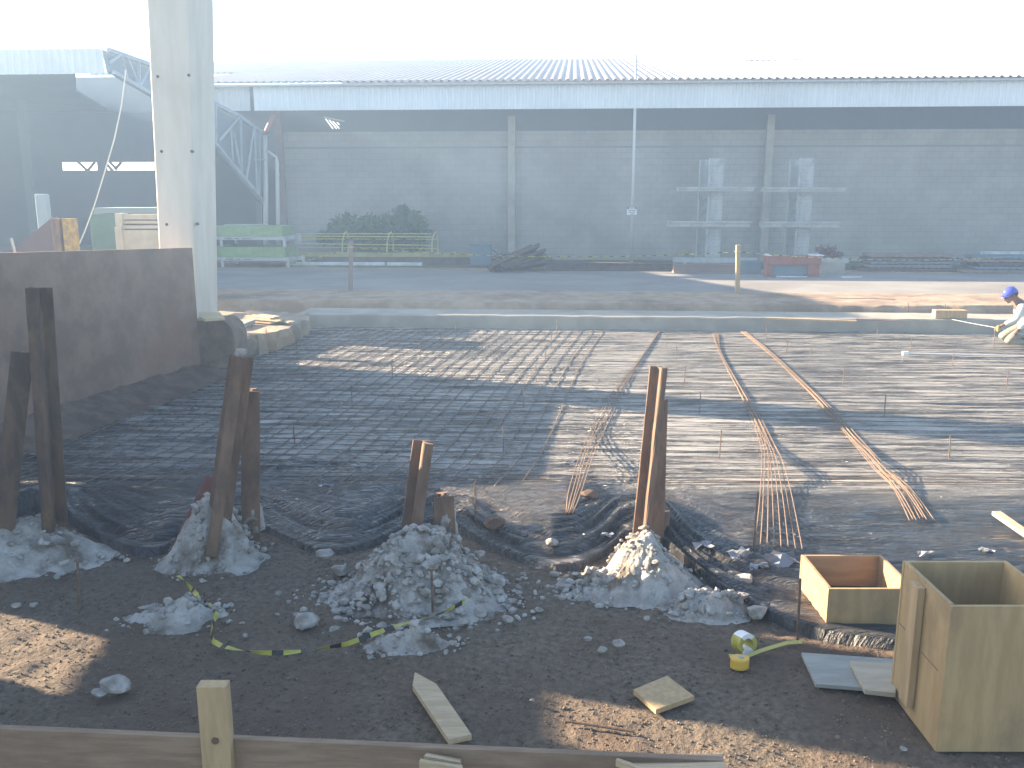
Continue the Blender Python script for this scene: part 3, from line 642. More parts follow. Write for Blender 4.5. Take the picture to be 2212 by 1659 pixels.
# fence posts with hazard tape
def fpost(px, py, yt, w, m, label):
    t = thing('fence_post', gp(px, py), label, 'post', 'posts carrying hazard tape'); base = gp(px, py); top = PY(px+1.5, yt, base.y)
    MB().beam(base-Vector((0, 0, .05)), top, w, w, up=Vector((0, 1, 0))).build('shaft', m, t, bevel=.006)
    m_ = MB(); m_.tube([top+Vector((0, 0, -.16)), top+Vector((0, 0, -.13))], w*.75, 8); m_.build('tape_knot', m_yellow, t)
    if px < 1000: MB().box(tuple(base+Vector((-.05, 0, .02))), (.42, .3, .05)).build('foot', m_verge, t)
    return top
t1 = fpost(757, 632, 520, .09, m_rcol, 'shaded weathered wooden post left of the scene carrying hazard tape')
t2 = fpost(1593, 638, 529, .09, m_wood, 'pale wooden post catching the sun, carrying hazard tape')
def hazard(pts, label, width=.05, seg=.12, name='hazard_tape', mats=None, twist=0):
    """pts world; ribbon whose stripes alternate; lies on edge or flat"""
    pts = [Vector(p) for p in pts]; fine = []
    for a, b in zip(pts[:-1], pts[1:]):
        n = max(1, int((b-a).length/(seg/3)))
        fine += [a+(b-a)*i/n for i in range(n)]
    fine.append(pts[-1]); mb = MB(); acc = 0
    for i, p in enumerate(fine):
        d = (fine[min(i+1, len(fine)-1)]-fine[max(i-1, 0)]).normalized(); ang = twist*i*.35+.6*math.sin(i*.13)
        side = d.cross(Vector((0, 0, 1))).normalized(); up = side.cross(d); v = side*math.cos(ang)+up*math.sin(ang)
        mb.v += [tuple(p-v*width/2), tuple(p+v*width/2)]
        if i:
            acc += (fine[i]-fine[i-1]).length; mb.f.append((2*i-2, 2*i-1, 2*i+1, 2*i)); mb.m.append(int(int(acc/seg*1.5) % 3 == 2))
    o = mb.build(name, mats or [m_yellow, m_black]); so = o.modifiers.new('thick', 'SOLIDIFY'); so.thickness = .0012
    return tag(o, label, 'hazard tape')
k1 = t1-Vector((0, 0, .15)); k2 = t2-Vector((0, 0, .15))
hz = [(k1*(1-s)+k2*s)-Vector((0, 0, .16*4*s*(1-s))) for s in np.linspace(0, 1, 30)]
hazard(hz, 'yellow and black hazard tape strung between the two road-side posts', .02, .12, twist=.9)
e = PW(1515+650, 556, UW(t2)[1]+3.0); hz = [(k2*(1-s)+e*s)-Vector((0, 0, .12*4*s*(1-s))) for s in np.linspace(0, 1, 24)]
hazard(hz, 'yellow and black hazard tape running right from the sunlit post', .02, .12, twist=.9)
e = PW(610, 572, UW(t1)[1]+1.8); hz = [(k1*(1-s)+e*s)-Vector((0, 0, .05*4*s*(1-s))) for s in np.linspace(0, 1, 12)]
hazard(hz, 'yellow and black hazard tape falling left from the shaded post to the moulds', .02, .12, twist=.9)

# ================================================================ LEFT EDGE OF THE PIT
pA = P(435, 806, 0); pB = P(0, 962, 0); pn = Vector((pA.y-pB.y, -(pA.x-pB.x), 0)).normalized()
zA = PY(415, 535, pA.y).z
t = thing('brown_panel', (pA+pB)/2, 'large rust-brown panel standing along the left edge of the pit', 'panel')
topA = PY(415, 535, pA.y+.02); topB = PY(0, 550, pB.y); dirp = (pB-pA).normalized(); ext = pB+dirp*1.0; extT = Vector((ext.x-.05, ext.y, topB.z+.05))
m_ = MB(); m_.prism([pA+Vector((0, 0, -.0)), topA, extT, ext+Vector((0, 0, -.1))], -pn*.06); m_.build('sheet', m_plate, t)
m_ = MB(); m_.beam(pA+Vector((.0, 0, .03))+pn*.05, ext+Vector((0, 0, .03))+pn*.05, .1, .08)
m_.build('bottom_rail', m_rustd, t)
# bank of clay below the panel
bx = np.linspace(0, 1, 120); by = np.linspace(0, 1, 26); BX, BY = np.meshgrid(bx, by)
bl = ((pB+dirp*2.2)-pA).length
xx = pA.x+dirp.x*BX*bl+pn.x*(BY*.75-.1); yy = pA.y+dirp.y*BX*bl+pn.y*(BY*.75-.1)
zz = .02+(1-BY)**1.3*.16*(1+BX)+fbm(xx*5, yy*5, 4, 31)*.10*(1-BY*.6)+G(xx, yy)
tag(grid_mesh('clay_bank', xx, yy, zz, m_block), kind='structure')
# unseen screens added left of the frame to shade the foreground
e0 = pB+dirp*1.05
t = thing('shade_panel', (e0.x-.1, e0.y-.7, 0), 'taller brown panel added unseen to cast foreground shade, left of the frame', 'panel')
MB().beam(e0+Vector((-.1, 0, 1.05)), Vector((-6.16, 7.2, 1.2)), .06, 2.7).build('sheet', m_plate, t)
t = thing('blocker', (-6.1, 5, .3), 'added shade-casting brown hoarding with two openings, left of the frame', 'blocker')
hb = MB()
def hbx(y0, y1, z0, z1): hb.box((-6.1, (y0+y1)/2, (z0+z1)/2), (.08, y1-y0, z1-z0))
holes = [(5.42, 5.98, 1.31, 1.68), (6.0, 6.42, 2.47, 3.29)]  # openings cut to throw the sun patches on the foreground
ycuts = sorted({1.5, 7.38, *[h[0] for h in holes], *[h[1] for h in holes]})
for y0, y1 in zip(ycuts[:-1], ycuts[1:]):
    hs = [h for h in holes if h[0] <= y0 and h[1] >= y1]
    if not hs: hbx(y0, y1, 0.2, 3.95)
    else: hbx(y0, y1, .2, hs[0][2]); hbx(y0, y1, hs[0][3], 3.95)
hb.build('sheet', m_plate, t)
for yv in (2, 4.2, 7.4): MB().box((-6.2, yv, 1.9), (.12, .12, 3.4)).build('post', m_wood, t)

# clay block and broken concrete ledge under the column
b0 = P(500, 782, 0)
lm = MB(); o_pts = [P(352, 800, 0), P(430, 782, 0), P(478, 782, 0), P(508, 762, 0), P(509, 735, 0), P(352, 740, 0)]
prof = [PY(x, y, 13.05) for (x, y) in ((380, 695), (432, 692), (480, 690), (498, 705), (507, 728), (509, 762), (478, 775), (440, 790), (380, 800))]
lm.prism(prof, Vector((.04, .5, 0)))
tag(lm.build('clay_block', mat('footing_clay', (.17, .115, .08), (.23, .165, .12), .95, 4, .02, 25), bevel=.015), 'brown clay-covered footing block at the foot of the concrete column', 'footing')
us_, vs_ = np.meshgrid(np.linspace(0, 1, 90), np.linspace(0, 1, 30))
# ledge: polygon outline in the picture, top z .34
lt_ = [(455, 765, .22), (512, 762, .22), (520, 742, .28), (560, 738, .3), (600, 728, .3), (640, 712, .3), (666, 700, .3), (662, 692, .3), (620, 686, .3), (470, 684, .3)]
lz = .33; lm = MB(); top_ = [P(x, y-13, lz)+Vector((0, 0, random.uniform(-.02, .02))) for (x, y, _) in lt_]
c_ = sum(top_, Vector())/len(top_)
sub = []
for i in range(len(top_)):
    a, b = top_[i], top_[(i+1) % len(top_)]
    for s in np.linspace(0, 1, 7)[:-1]:
        p = a+(b-a)*s; sub.append(p+Vector((random.uniform(-.05, .05), random.uniform(-.05, .05), random.uniform(-.02, .02))))
N_ = len(sub); vs = list(sub)+[p+Vector((random.uniform(-.06, .06), random.uniform(-.08, .02), -.13)) for p in sub]+[Vector((p.x+random.uniform(-.04, .04), p.y-.02, -.03)) for p in sub]+[c_]
fs = [(i, (i+1) % N_, (i+1) % N_+N_, i+N_) for i in range(N_)]+[(i+N_, (i+1) % N_+N_, (i+1) % N_+2*N_, i+2*N_) for i in range(N_)]+[(i, 3*N_, (i+1) % N_) for i in range(N_)]
lm.add(vs, fs); tag(lm.build('broken_ledge', mat('ledge_concrete', (.25, .20, .15), (.33, .29, .24), .95, 3, .02, 20, c3=(.36, .25, .16), s3=1.6, lo3=.45, hi3=.6)), 'broken concrete ledge with ragged edge right of the column foot', 'concrete ledge')
# plywood sheets and plank stack there
m_ = MB(); m_.prism([PY(430, 674, 12.9), PY(474, 673.5, 12.95), PY(486, 687, 12.45), PY(443, 690, 12.4), PY(430, 684, 12.5)], .03)
tag(m_.build('plywood_sheet', mat('bright_ply', (.55, .43, .24), (.60, .48, .28), .7, 4)), 'bright yellow plywood offcut on the footing block before the column', 'plywood sheet')
m_ = MB(); m_.prism([P(484, 690, .42), P(551, 690, .42), P(528, 699, .42), P(502, 703, .42)], .08)
tag(m_.build('concrete_slab_piece', m_slab), 'flat grey slab piece on the ledge beside the plywood', 'slab piece')
ps = [((537, 666), (598, 679), .36, .40), ((540, 671), (590, 681), .36, .36), ((533, 676), (610, 684), .36, .34), ((530, 681), (605, 688), .36, .33), ((548, 676), (630, 690), .34, .33), ((527, 686), (590, 692), .34, .33)]
for k, (a, b, z0, z1) in enumerate(ps):
    pa = P(a[0], a[1]+6, lz+.14-.022*k); pb = P(b[0], b[1]+6, lz+.12-.018*k); m_ = MB(); m_.beam(pa, pb, .13, .02)
    tag(m_.build('plank', m_lath), 'short plank in the untidy stack on the broken concrete ledge', 'plank', 'planks stacked on the broken ledge')

# ================================================================ BLACK PLASTIC SHEET
NX, NY = 760, 460
xv = np.linspace(-5.7, 15, NX); tv = np.linspace(0, 1, NY)**1.25
Xg, T = np.meshgrid(xv, tv); E = np.interp(Xg, ex, ey); top = 17.47+UY*(Xg/UX)+.0
Yg = E+(top-E)*T
dfe = Yg-E
fold = np.exp(-dfe/1.5)
Zg = G(Xg, Yg)+.012
Yr = Yg+.25*fbm(Xg*.6, Yg*.4, 3, 41)*1.5
Yc = dfe*fold**.3+Yr*(1-fold**.3)+.05*fbm(Xg*1.3, Yg*1.3, 3, 61)*4
def ridg(x, y, o, sd):
    rr = 0; am = 1
    for k in range(o): rr = rr+am*(1-np.abs(2*vnoise(x*2**k, y*2**k, sd+k*5)-1))**2; am *= .45
    return rr
dens = sst(0, .3, dfe)
calm = 1-.85*np.exp(-(((Xg-1.95)/.55)**2+((Yg-4.75)/.45)**2))
Zg += (ridg(Xg*.8+Yc*.5, Yc*5.0, 3, 43)-.45)*(.007+.033*fold*dens)*calm+(ridg(Xg*.35, Yc*1.7, 2, 53)-.4)*.04*fold*dens*calm
hemk = 1-np.exp(-((dfe-.07)/.08)**2)
Zg += (fbm(Xg*5, Yc*16, 3, 47)*(.010+.012*fold)+(ridg(Xg*1.1+Yc*1.2, Yc*8.5, 3, 67)-.4)*(.005+.030*fold))*calm*hemk
Zg += .032*np.exp(-((dfe-.06)/.045)**2)*(1+.4*fbm(Xg*2, Xg*0, 2, 3))        # rolled hem
for (px, py, h, r) in ((60, 1110, .16, .3), (500, 1110, .09, .3), (960, 1100, .09, .3), (1405, 1130, .13, .3)):
    c = P(px, py, .35); Zg += h*np.exp(-(((Xg-c.x)/r)**2+((Yg-c.y-.15)/r)**2))
Zg = np.where(dfe < .02, G(Xg, Yg)-.03, Zg)
def xleft(y): return np.interp(y, [5, pB.y, pA.y, 13.3, 14.2, 17.8], [pB.x-1.2, pB.x+.35, pA.x+.3, -4.3, -4.2, -3.9])
def tarpz(x, y):
    fx = (x-xv[0])/(xv[-1]-xv[0])*(NX-1)
    if fx < 0 or fx > NX-2: return float(G(x, y))+.01
    i = int(fx); e_ = float(np.interp(x, ex, ey)); tt = (y-e_)/(17.47+UY*(x/UX)-e_)
    if tt <= 0 or tt >= 1: return float(G(x, y))+.01
    fy = tt**.8*(NY-1); j = int(fy); a, b = fx-i, fy-j
    return float((Zg[j, i]*(1-a)+Zg[j, i+1]*a)*(1-b)+(Zg[j+1, i]*(1-a)+Zg[j+1, i+1]*a)*b)
msk = (Xg > xleft(Yg)-.12*vnoise(Yg*3, Xg*0)) ; msk = msk[:-1, :-1]
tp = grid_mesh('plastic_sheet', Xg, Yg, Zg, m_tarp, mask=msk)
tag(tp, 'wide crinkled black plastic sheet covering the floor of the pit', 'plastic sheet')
def tz(x, y):
    return max(tarpz(x, y), tarpz(x, y+.04), tarpz(x, y-.04))

# clear plastic scraps catching the light on the sheet
for k, (px, py, s) in enumerate(((1520, 1185, 1), (1600, 1205, 1.3), (1690, 1210, 1.6), (1640, 1225, .8), (2000, 1195, .9), (2180, 1240, .8), (1310, 1155, .7), (700, 1050, 1), (400, 1010, .8), (330, 905, .9), (420, 880, .8), (2130, 1188, .7))):
    c = PG(px, py, .05); c.z = tz(c.x, c.y)-.005; mb = MB(); n = 5
    gx, gy = np.meshgrid(np.linspace(-.5, .5, n), np.linspace(-.5, .5, n)); 
    for a, b in zip(gx.ravel(), gy.ravel()): mb.v.append((c.x+a*.11*s+random.uniform(-.02,.02)*s, c.y+b*.07*s+random.uniform(-.015,.015)*s, c.z+random.uniform(0, .045)*s))
    for i in range(n-1):
        for j in range(n-1): mb.f.append((i*n+j, i*n+j+1, (i+1)*n+j+1, (i+1)*n+j)); mb.m.append(0)
    tag(mb.build('plastic_scrap', mat('clear_plastic', (.22, .23, .25), rough=.15) if k == 0 else bpy.data.materials['clear_plastic']), 'crumpled shiny plastic scrap lying on the black sheet', 'plastic scrap', 'shiny plastic scraps on the sheet')

# ================================================================ REBAR MESH (tied grid)
rm = thing('rebar_mesh', (0, 12, .03), 'tied grid of thin steel bars laid over the black plastic sheet', 'rebar mesh')
def barpts(a, b, n, wob, z=0.0, ph=None):
    out = []; ph = random.uniform(0, 9) if ph is None else ph
    for i in range(n+1):
        s = i/n; p = a+(b-a)*s; p = Vector((p.x+wob*math.sin(ph+s*7), p.y+wob*math.cos(ph*2+s*5), 0)); p.z = tz(p.x, p.y)+.006+z+.006*math.sin(ph+s*40); out.append(p)
    zq = [q.z for q in out]; zq = [sum(zq[max(0, i-2):i+3])/len(zq[max(0, i-2):i+3]) for i in range(len(zq))]
    for q, z_ in zip(out, zq): q.z = z_
    return out
k = 0; w = -.3
while w > -9.9:
    u0 = xleft(17.47+w)+.2; a = F(u0, w); b = F(13.5, w); MB().tube(barpts(a, b, 40, .015), .0042, 4, cap=False).build('longitudinal_bar', m_rebard, rm)
    w -= .2
x = 1.72; k = 0
while x > -8.6:
    y0 = 17.2-.066*x; d = Vector((-.17+random.uniform(-.006, .006), -.98, 0)); L = (y0-(6.95+random.uniform(-.15, .5)))/.98
    a = Vector((x, y0, 0)); ok = [a+d*s for s in np.linspace(0, L, 60) if (a+d*s).x > xleft((a+d*s).y)+.05]
    x -= .2; k += 1
    if x < -3.4:
        # these come from beyond the left edge: enter where they cross it going the other way
        pass
    if len(ok) > 3: MB().tube(barpts(ok[0], ok[-1], 34, .035, .004, 2.0+.03*k), .0062, 5, cap=False).build('transverse_bar', m_rebard, rm)

ORD = ['first', 'second', 'third', 'fourth', 'fifth', 'sixth', 'seventh', 'eighth']
# loose bundles
def bundle(path, spread, n, z, label, grp, rr=.0042, ends=None):
    for k in range(n):
        pts = []; c = k-(n-1)/2; ph = random.uniform(0, 6)
        for i, (x, y) in enumerate(path):
            s = i/(len(path)-1); zz = .018+z*.5*math.sin(math.pi*min(1, s*1.1))+.008*(k % 3)
            off = spread[i]/(n-1)*c+(1.5*math.sin(ph+i*1.7) if 0 < i < len(path)-1 else 0)
            yy = y+(ends[k] if ends and i == len(path)-1 else 0)
            q_ = PG(x+off, yy, .03)
            for _ in range(4): q_ = P(x+off, yy, tz(q_.x, q_.y)+zz-.02)
            pts.append(q_)
        sm = []
        for i in range(len(pts)-1):
            p0 = pts[max(i-1, 0)]; p1 = pts[i]; p2 = pts[i+1]; p3 = pts[min(i+2, len(pts)-1)]
            for s in np.linspace(0, 1, 6)[:-1]:
                sm.append(.5*((2*p1)+(p2-p0)*s+(2*p0-5*p1+4*p2-p3)*s*s+(-p0+3*p1-3*p2+p3)*s**3))
        sm.append(pts[-1])
        zm = [max(p.z, tz(p.x, p.y)+.008+.007*(k % 3)) for p in sm]
        zm = [max(zm[max(0, i-1):i+2]) for i in range(len(zm))]; zm = [sum(zm[max(0, i-1):i+2])/len(zm[max(0, i-1):i+2]) for i in range(len(zm))]
        sm = [Vector((p.x, p.y, z_)) for p, z_ in zip(sm, zm)]
        tag(MB().tube(sm, rr, 6).build('steel_rod', m_rebar, smooth=True), label+', '+ORD[k]+' from the left at its near end', 'steel rod', grp)
bundle([(1425, 716), (1385, 775), (1345, 830), (1310, 890), (1280, 960), (1247, 1060), (1230, 1110)], [4, 6, 18, 28, 30, 28, 14], 5, .03, 'thin rod in the left fanned bundle', 'rods of the left bundle')
bundle([(1545, 722), (1558, 765), (1598, 840), (1640, 915), (1662, 980), (1675, 1080), (1680, 1190)], [14, 5, 12, 22, 34, 70, 108], 8, .035, 'rusty rod in the middle fanned bundle', 'rods of the middle bundle', ends=[8, 6, 0, -4, 0, 0, -2, 4])
bundle([(1604, 717), (1668, 765), (1738, 832), (1800, 895), (1862, 970), (1925, 1050), (1990, 1128)], [12, 10, 14, 18, 22, 34, 52], 8, .025, 'rusty rod in the diagonal right bundle', 'rods of the right bundle', ends=[3, 0, 0, 0, -2, 0, 2, 0])

# upright stakes in the sheet
def z2m(zx, zy): return 737.7+.3335*zx, 553.2+.3335*zy
def z2r(zx, zy): return 1475.3+.3335*zx, 553.2+.3335*zy
def z2l(zx, zy): return .3335*zx, 553.2+.3335*zy
stk = [(z2m(x, b), z2m(x, t)[1]) for x, b, t in ((102, 515, 450), (743, 520, 420), (642, 587, 478), (512, 670, 558), (331, 795, 672), (70, 970, 835), (1393, 530, 430), (1362, 600, 495), (1319, 690, 570), (1260, 812, 690), (1182, 985, 857), (1052, 1275, 1095), (870, 1720, 1465), (2101, 600, 515), (2164, 688, 585))]
stk += [(z2r(x, b), z2r(x, t)[1]) for x, b, t in ((8, 830, 710), (107, 1018, 880), (235, 1305, 1125), (540, 550, 450), (669, 625, 525), (827, 697, 597), (1036, 840, 728), (1306, 1035, 897), (1725, 1305, 1162), (1256, 548, 465), (1472, 630, 525), (1745, 720, 610), (2092, 865, 745), (452, 1930, 1525), (2012, 600, 480))]
stk += [(z2l(x, b), z2l(x, t)[1]) for x, b, t in ((1637, 588, 447), (2142, 600, 475), (1927, 650, 545), (1910, 1210, 1075))]
src = None
for (bx_, by_), yt in stk:
    p = PG(bx_, by_); p = P(bx_, by_, tarpz(p.x, p.y)); h = PY(bx_, yt, p.y).z-p.z
    if src is None:
        src = MB().tube([p-Vector((0, 0, .1)), p+Vector((.003, 0, .45))], .0065, 6).build('rebar_stake', m_rebard); src.location = p; o = src
        for v in src.data.vertices: v.co.z -= .1 if False else 0
        src_h = .55
    else: o = src.copy(); C.link(o)
    o.location = p-Vector((0, 0, .1)); o.scale = (1, 1, (h+.1)/src_h); o.rotation_euler = (random.uniform(-.02, .02), random.uniform(-.03, .03), random.uniform(0, 6))
    tag(o, 'thin rusty rebar stake standing upright in the black plastic sheet', 'stake', 'level stakes standing in the sheet')
for (bx_, by_, yt, lab) in ((170, 1322, 1212, 'rusty rebar stake in the soil left, by the leftmost rubble heap'), (935, 1328, 1232, 'dark rebar stake in front of the middle rubble heap'), (1723, 1383, 1250, 'rusty rebar stake in the soil left of the small wooden box')):
    p = PG(bx_, by_, .0); q_ = PY(bx_-3 if bx_ < 1000 else bx_+6, yt, p.y); m_ = MB(); m_.tube([p-Vector((0, 0, .05)), q_], .007, 6)
    if bx_ < 1500: m_.tube([q_, q_+Vector((0, 0, .012))], .016, 8)
    tag(m_.build('ground_stake', m_rebard), lab, 'stake')

# white pipe, cord, slab things at right
a = P(1955, 763, .06); b = P(2330, 771, .06); t = thing('white_pipe', a, 'long thin white pipe lying on the sheet before the kneeling worker', 'pipe')
MB().tube([a, b], .010, 8).build('tube', m_white, t); MB().tube([a-Vector((.04, 0, 0)), a+Vector((.05, 0, 0))], .035, 10).build('cap', m_white, t)
wv = .12; p0 = F(UW(P(2030, 692, .27))[0], .05, .275); p1 = F(UW(P(2098, 692, .27))[0], .05, .275)
m_ = MB(); m_.beam(p0+Vector((0, .12, .08)), p1+Vector((0, .12, .08)), .18, .16); tag(m_.build('timber_block', m_wood, bevel=.006), 'short timber beam block resting on the pale concrete beam', 'timber block')
a = P(1655, 687, .29); b = P(1850, 694, .29); m_ = MB(); m_.beam(a, b, .09, .03); tag(m_.build('long_batten', m_wood), 'long thin batten lying along the front edge of the concrete beam', 'batten')
a = P(1850, 689, .285); b = P(1955, 695, .285); m_ = MB(); m_.beam(a, b, .05, .015); tag(m_.build('thin_strip', m_scrap), 'thin dark strip lying on the sunny end of the concrete beam', 'strip')
for (x, y, yt) in ((1962, 676, 654), (2042, 677, 657), (1376, 668, 648)):
    p = P(x, y, .26); q_ = PY(x, yt, p.y); tag(MB().tube([p, q_], .007, 6).build('short_rebar', m_rebard), 'short rebar pin behind the pale concrete beam', 'stake', 'short pins behind the beam')

# ================================================================ STONES
def rockverts(seed, sub=2, sq=(1, 1, .7)):
    r = random.Random(seed); bm = bmesh.new(); bmesh.ops.create_icosphere(bm, subdivisions=sub, radius=1)
    pl = [(Vector((r.gauss(0, 1), r.gauss(0, 1), r.gauss(0, 1))).normalized(), r.uniform(.5, .85)) for _ in range(11)]
    for v in bm.verts:
        for n, d in pl:
            k = v.co.dot(n)
            if k > d: v.co -= n*(k-d)
        v.co = Vector((v.co.x*sq[0], v.co.y*sq[1], v.co.z*sq[2]))+Vector([r.uniform(-.03, .03) for _ in range(3)])
    vs = np.array([v.co[:] for v in bm.verts]); fs = [tuple(v.index for v in f.verts) for f in bm.faces]; bm.free(); return vs, fs
RV = [rockverts(s, 1, (1, random.uniform(.6, .95), random.uniform(.45, .8))) for s in range(14)]
def scatter(name, pts, sizes, m, variants=RV):
    allv = []; allf = []; b = 0
    for p, s in zip(pts, sizes):
        vs, fs = variants[random.randrange(len(variants))]
        a = random.uniform(0, 6.28); c_, s_ = math.cos(a), math.sin(a); t_ = random.uniform(-.6, .6)
        x = vs[:, 0]*c_-vs[:, 1]*s_; y = vs[:, 0]*s_+vs[:, 1]*c_; z = vs[:, 2]
        y2 = y*math.cos(t_)-z*math.sin(t_); z2 = y*math.sin(t_)+z*math.cos(t_)
        allv.append(np.stack([x, y2, z2], -1)*s+np.array(p)); allf += [tuple(i+b for i in f) for f in fs]; b += len(vs)
    me = bpy.data.meshes.new(name); V_ = np.concatenate(allv); me.from_pydata(V_.tolist(), [], allf); me.materials.append(m); me.update()
    o = bpy.data.objects.new(name, me); C.link(o); return o

# rubble heaps round the rail piles
def mound(name, cx, cy, rx, ry, h, label, seed, peaks=(), nrub=500, spread=1.35, rsz=(.012, .035), m=m_moundc, skew=0):
    nr, na = 46, 110; rr = np.linspace(0, 1, nr)**.8; aa = np.linspace(0, 2*math.pi, na+1); RR, AA = np.meshgrid(rr, aa, indexing='ij')
    rad = 1+.35*fbm(np.cos(AA)*1.4+seed, np.sin(AA)*1.4, 3, seed)*2
    X_ = cx+RR*np.cos(AA)*rx*rad; Y_ = cy+RR*np.sin(AA)*ry*rad
    def hf(x, y, r):
        base = h*(1-sst(0, 1, r))
        for (px_, py_, ph_, pr_) in peaks: base = base+ph_*np.exp(-(((x-px_)/pr_)**2+((y-py_)/pr_)**2))*(1-sst(.7, 1, r))
        return base+(fbm(x*6, y*6, 4, seed+3)*.15+np.abs(fbm(x*16, y*16, 3, seed+8))*.10)*(1-r**3)
    Z_ = G(X_, Y_)-.02+hf(X_, Y_, RR)
    o = grid_mesh(name, X_, Y_, Z_, m, smooth=False); tag(o, label, 'rubble heap')
    pts = []; sz = []
    for _ in range(nrub):
        a = random.uniform(0, 6.28); r = random.uniform(.25, spread)*math.sqrt(random.uniform(.35, 1)); x = cx+skew*r+math.cos(a)*r*rx; y = cy+math.sin(a)*r*ry
        s = (rsz[0]*.55+(rsz[1]*1.2-rsz[0]*.55)*random.random()**3.2)*(1.2-.3*r); rr_ = min(1, r/1.0)
        z = float(G(x, y))-.02+float(hf(np.array(x), np.array(y), np.array(rr_)) if rr_ < 1 else 0)+s*.3; pts.append((x, y, z)); sz.append(s)
    o2 = scatter('concrete_rubble', pts, sz, m_rock); tag(o2, 'loose concrete rubble strewn over and around the '+label, 'rubble', kind='stuff')
    return o
c = PG(60, 1200); mound('rubble_heap', c.x-.1, c.y, .72, .42, .22, 'pale rubble heap at the left picture edge', 3, [(c.x+.12, c.y+.2, .08, .2)], 240)
c = PG(455, 1205); mound('rubble_heap', c.x, c.y+.05, .36, .32, .28, 'pale heap of broken concrete at the foot of the leaning rail pair', 5, [(c.x+.01, c.y+.12, .12, .2), (c.x+.22, c.y+.4, .1, .12)], 500, 1.25, (.008, .03))
c = PG(385, 1325); mound('rubble_heap', c.x, c.y, .34, .20, .07, 'low spill of pale rubble left of the coiled hazard tape', 6, [], 150, 1.5, (.01, .03))
c = PG(905, 1275); mound('rubble_heap', c.x, c.y, .58, .48, .30, 'large heap of broken concrete round the middle rails', 7, [(c.x+.13, c.y+.34, .17, .17), (c.x-.08, c.y+.2, .07, .18)], 1300, 1.5, (.014, .042))
c = PG(880, 1385); mound('rubble_heap', c.x, c.y, .22, .12, .05, 'small grey spill in front of the large middle heap', 17, [], 120, 1.9, (.01, .028))
c = PG(1400, 1262); mound('rubble_heap', c.x, c.y+.05, .36, .34, .25, 'sunlit heap of broken concrete at the foot of the tallest rails', 8, [(c.x-.05, c.y+.3, .13, .2)], 260, 1.2, (.008, .03))
c = PG(1270, 1265); scat = mound('rubble_heap', c.x, c.y, .26, .24, .04, 'flat spread of pale stones left of the sunlit heap', 9, [], 170, 1.5, (.014, .038))
c = PG(1540, 1310); mound('rubble_heap', c.x, c.y, .34, .17, .07, 'spill of broken grey slabs right of the sunlit heap', 10, [], 170, 1.4, (.016, .04))
# separate chunks one could pick out
chs = [(660, 1352, .085, 'flat pale slab chunk alone on the soil left of the middle heap'), (530, 1375, .022, None), (1096, 1343, .042, 'angular chunk alone on the soil right of the middle heap'), (1632, 1332, .085, 'pointed pale chunk at the right end of the stone spill'),
       (1608, 1262, .075, 'rounded pale chunk lying on the black plastic fold'), (250, 1492, .085, 'lumpy grey concrete lump on the soil at lower left'), (215, 1505, .05, 'small grey lump left of the larger concrete lump'), (1190, 1192, .055, 'flat pale flake lying on the black plastic near its hem'),
       (1300, 1408, .032, None), (1270, 1385, .028, None), (1397, 1340, .03, None), (975, 1392, .024, None), (1335, 1395, .04, None), (800, 1412, .026, None), (828, 1420, .022, None), (795, 1405, .03, None),
       (35, 1312, .03, None), (75, 1310, .03, None), (700, 1222, .07, 'grey chunk at the upper left rim of the middle heap'), (735, 1240, .075, 'large grey chunk second from the left on the middle heap'), (1035, 1220, .05, None), (1060, 1250, .05, None), (1060, 1268, .045, None), (1075, 1285, .04, None),
       (1040, 1330, .05, None), (1000, 1350, .04, None), (640, 1330, .02, None), (600, 1330, .018, None), (1220, 1275, .05, None), (1200, 1245, .04, None), (1150, 1515, .018, None), (1190, 1640, .03, None), (440, 1580, .02, None), (1950, 1620, .02, None),
       (1065, 1155, .09, 'reddish-grey block lying on the black sheet behind the hem'), (1275, 1088, .075, 'small brown block lying on the sheet left of the tall rails')]
for k, (x, y, s, lab) in enumerate(chs):
    p = PG(x, y, .0); vs, fs = rockverts(100+k, 2, (1, .75, .55)); mb = MB(); a = random.uniform(-.5, .5)
    M_ = Matrix.Rotation(a, 3, 'Z'); on = 1.0 if not (900 < x < 1100 and y < 1260) else 1
    mb.add([M_ @ Vector(v)*s+p+Vector((0, 0, s*.42+(.05 if y < 1240 else 0))) for v in vs], fs)
    tag(mb.build('concrete_chunk', m_rock if k < 34 else m_rust if k == 35 else m_block), lab or 'small pale chunk of concrete loose on the soil', 'concrete chunk', 'loose concrete chunks on the soil' if not lab else None)
# gravel
pts = []; sz = []
for _ in range(19000):
    y = 2.3+4.2*random.random()**1.3; x = random.uniform(-.62, .62)*(y+.6)
    if y > np.interp(x, ex, ey): continue
    s = random.uniform(.003, .0095)*(1 if random.random() < .95 else 1.7); zz = .3-.02+float(fbm(np.array(x*1.1), np.array(y*1.1), 3, 3))*.05+float(fbm(np.array(x*9.), np.array(y*9.), 4, 5))*.035
    pts.append((x, y, zz+s*.35)); sz.append(s)
tag(scatter('gravel', pts, sz, m_gravel), 'small brown stones scattered over the bare soil', 'gravel', kind='stuff')

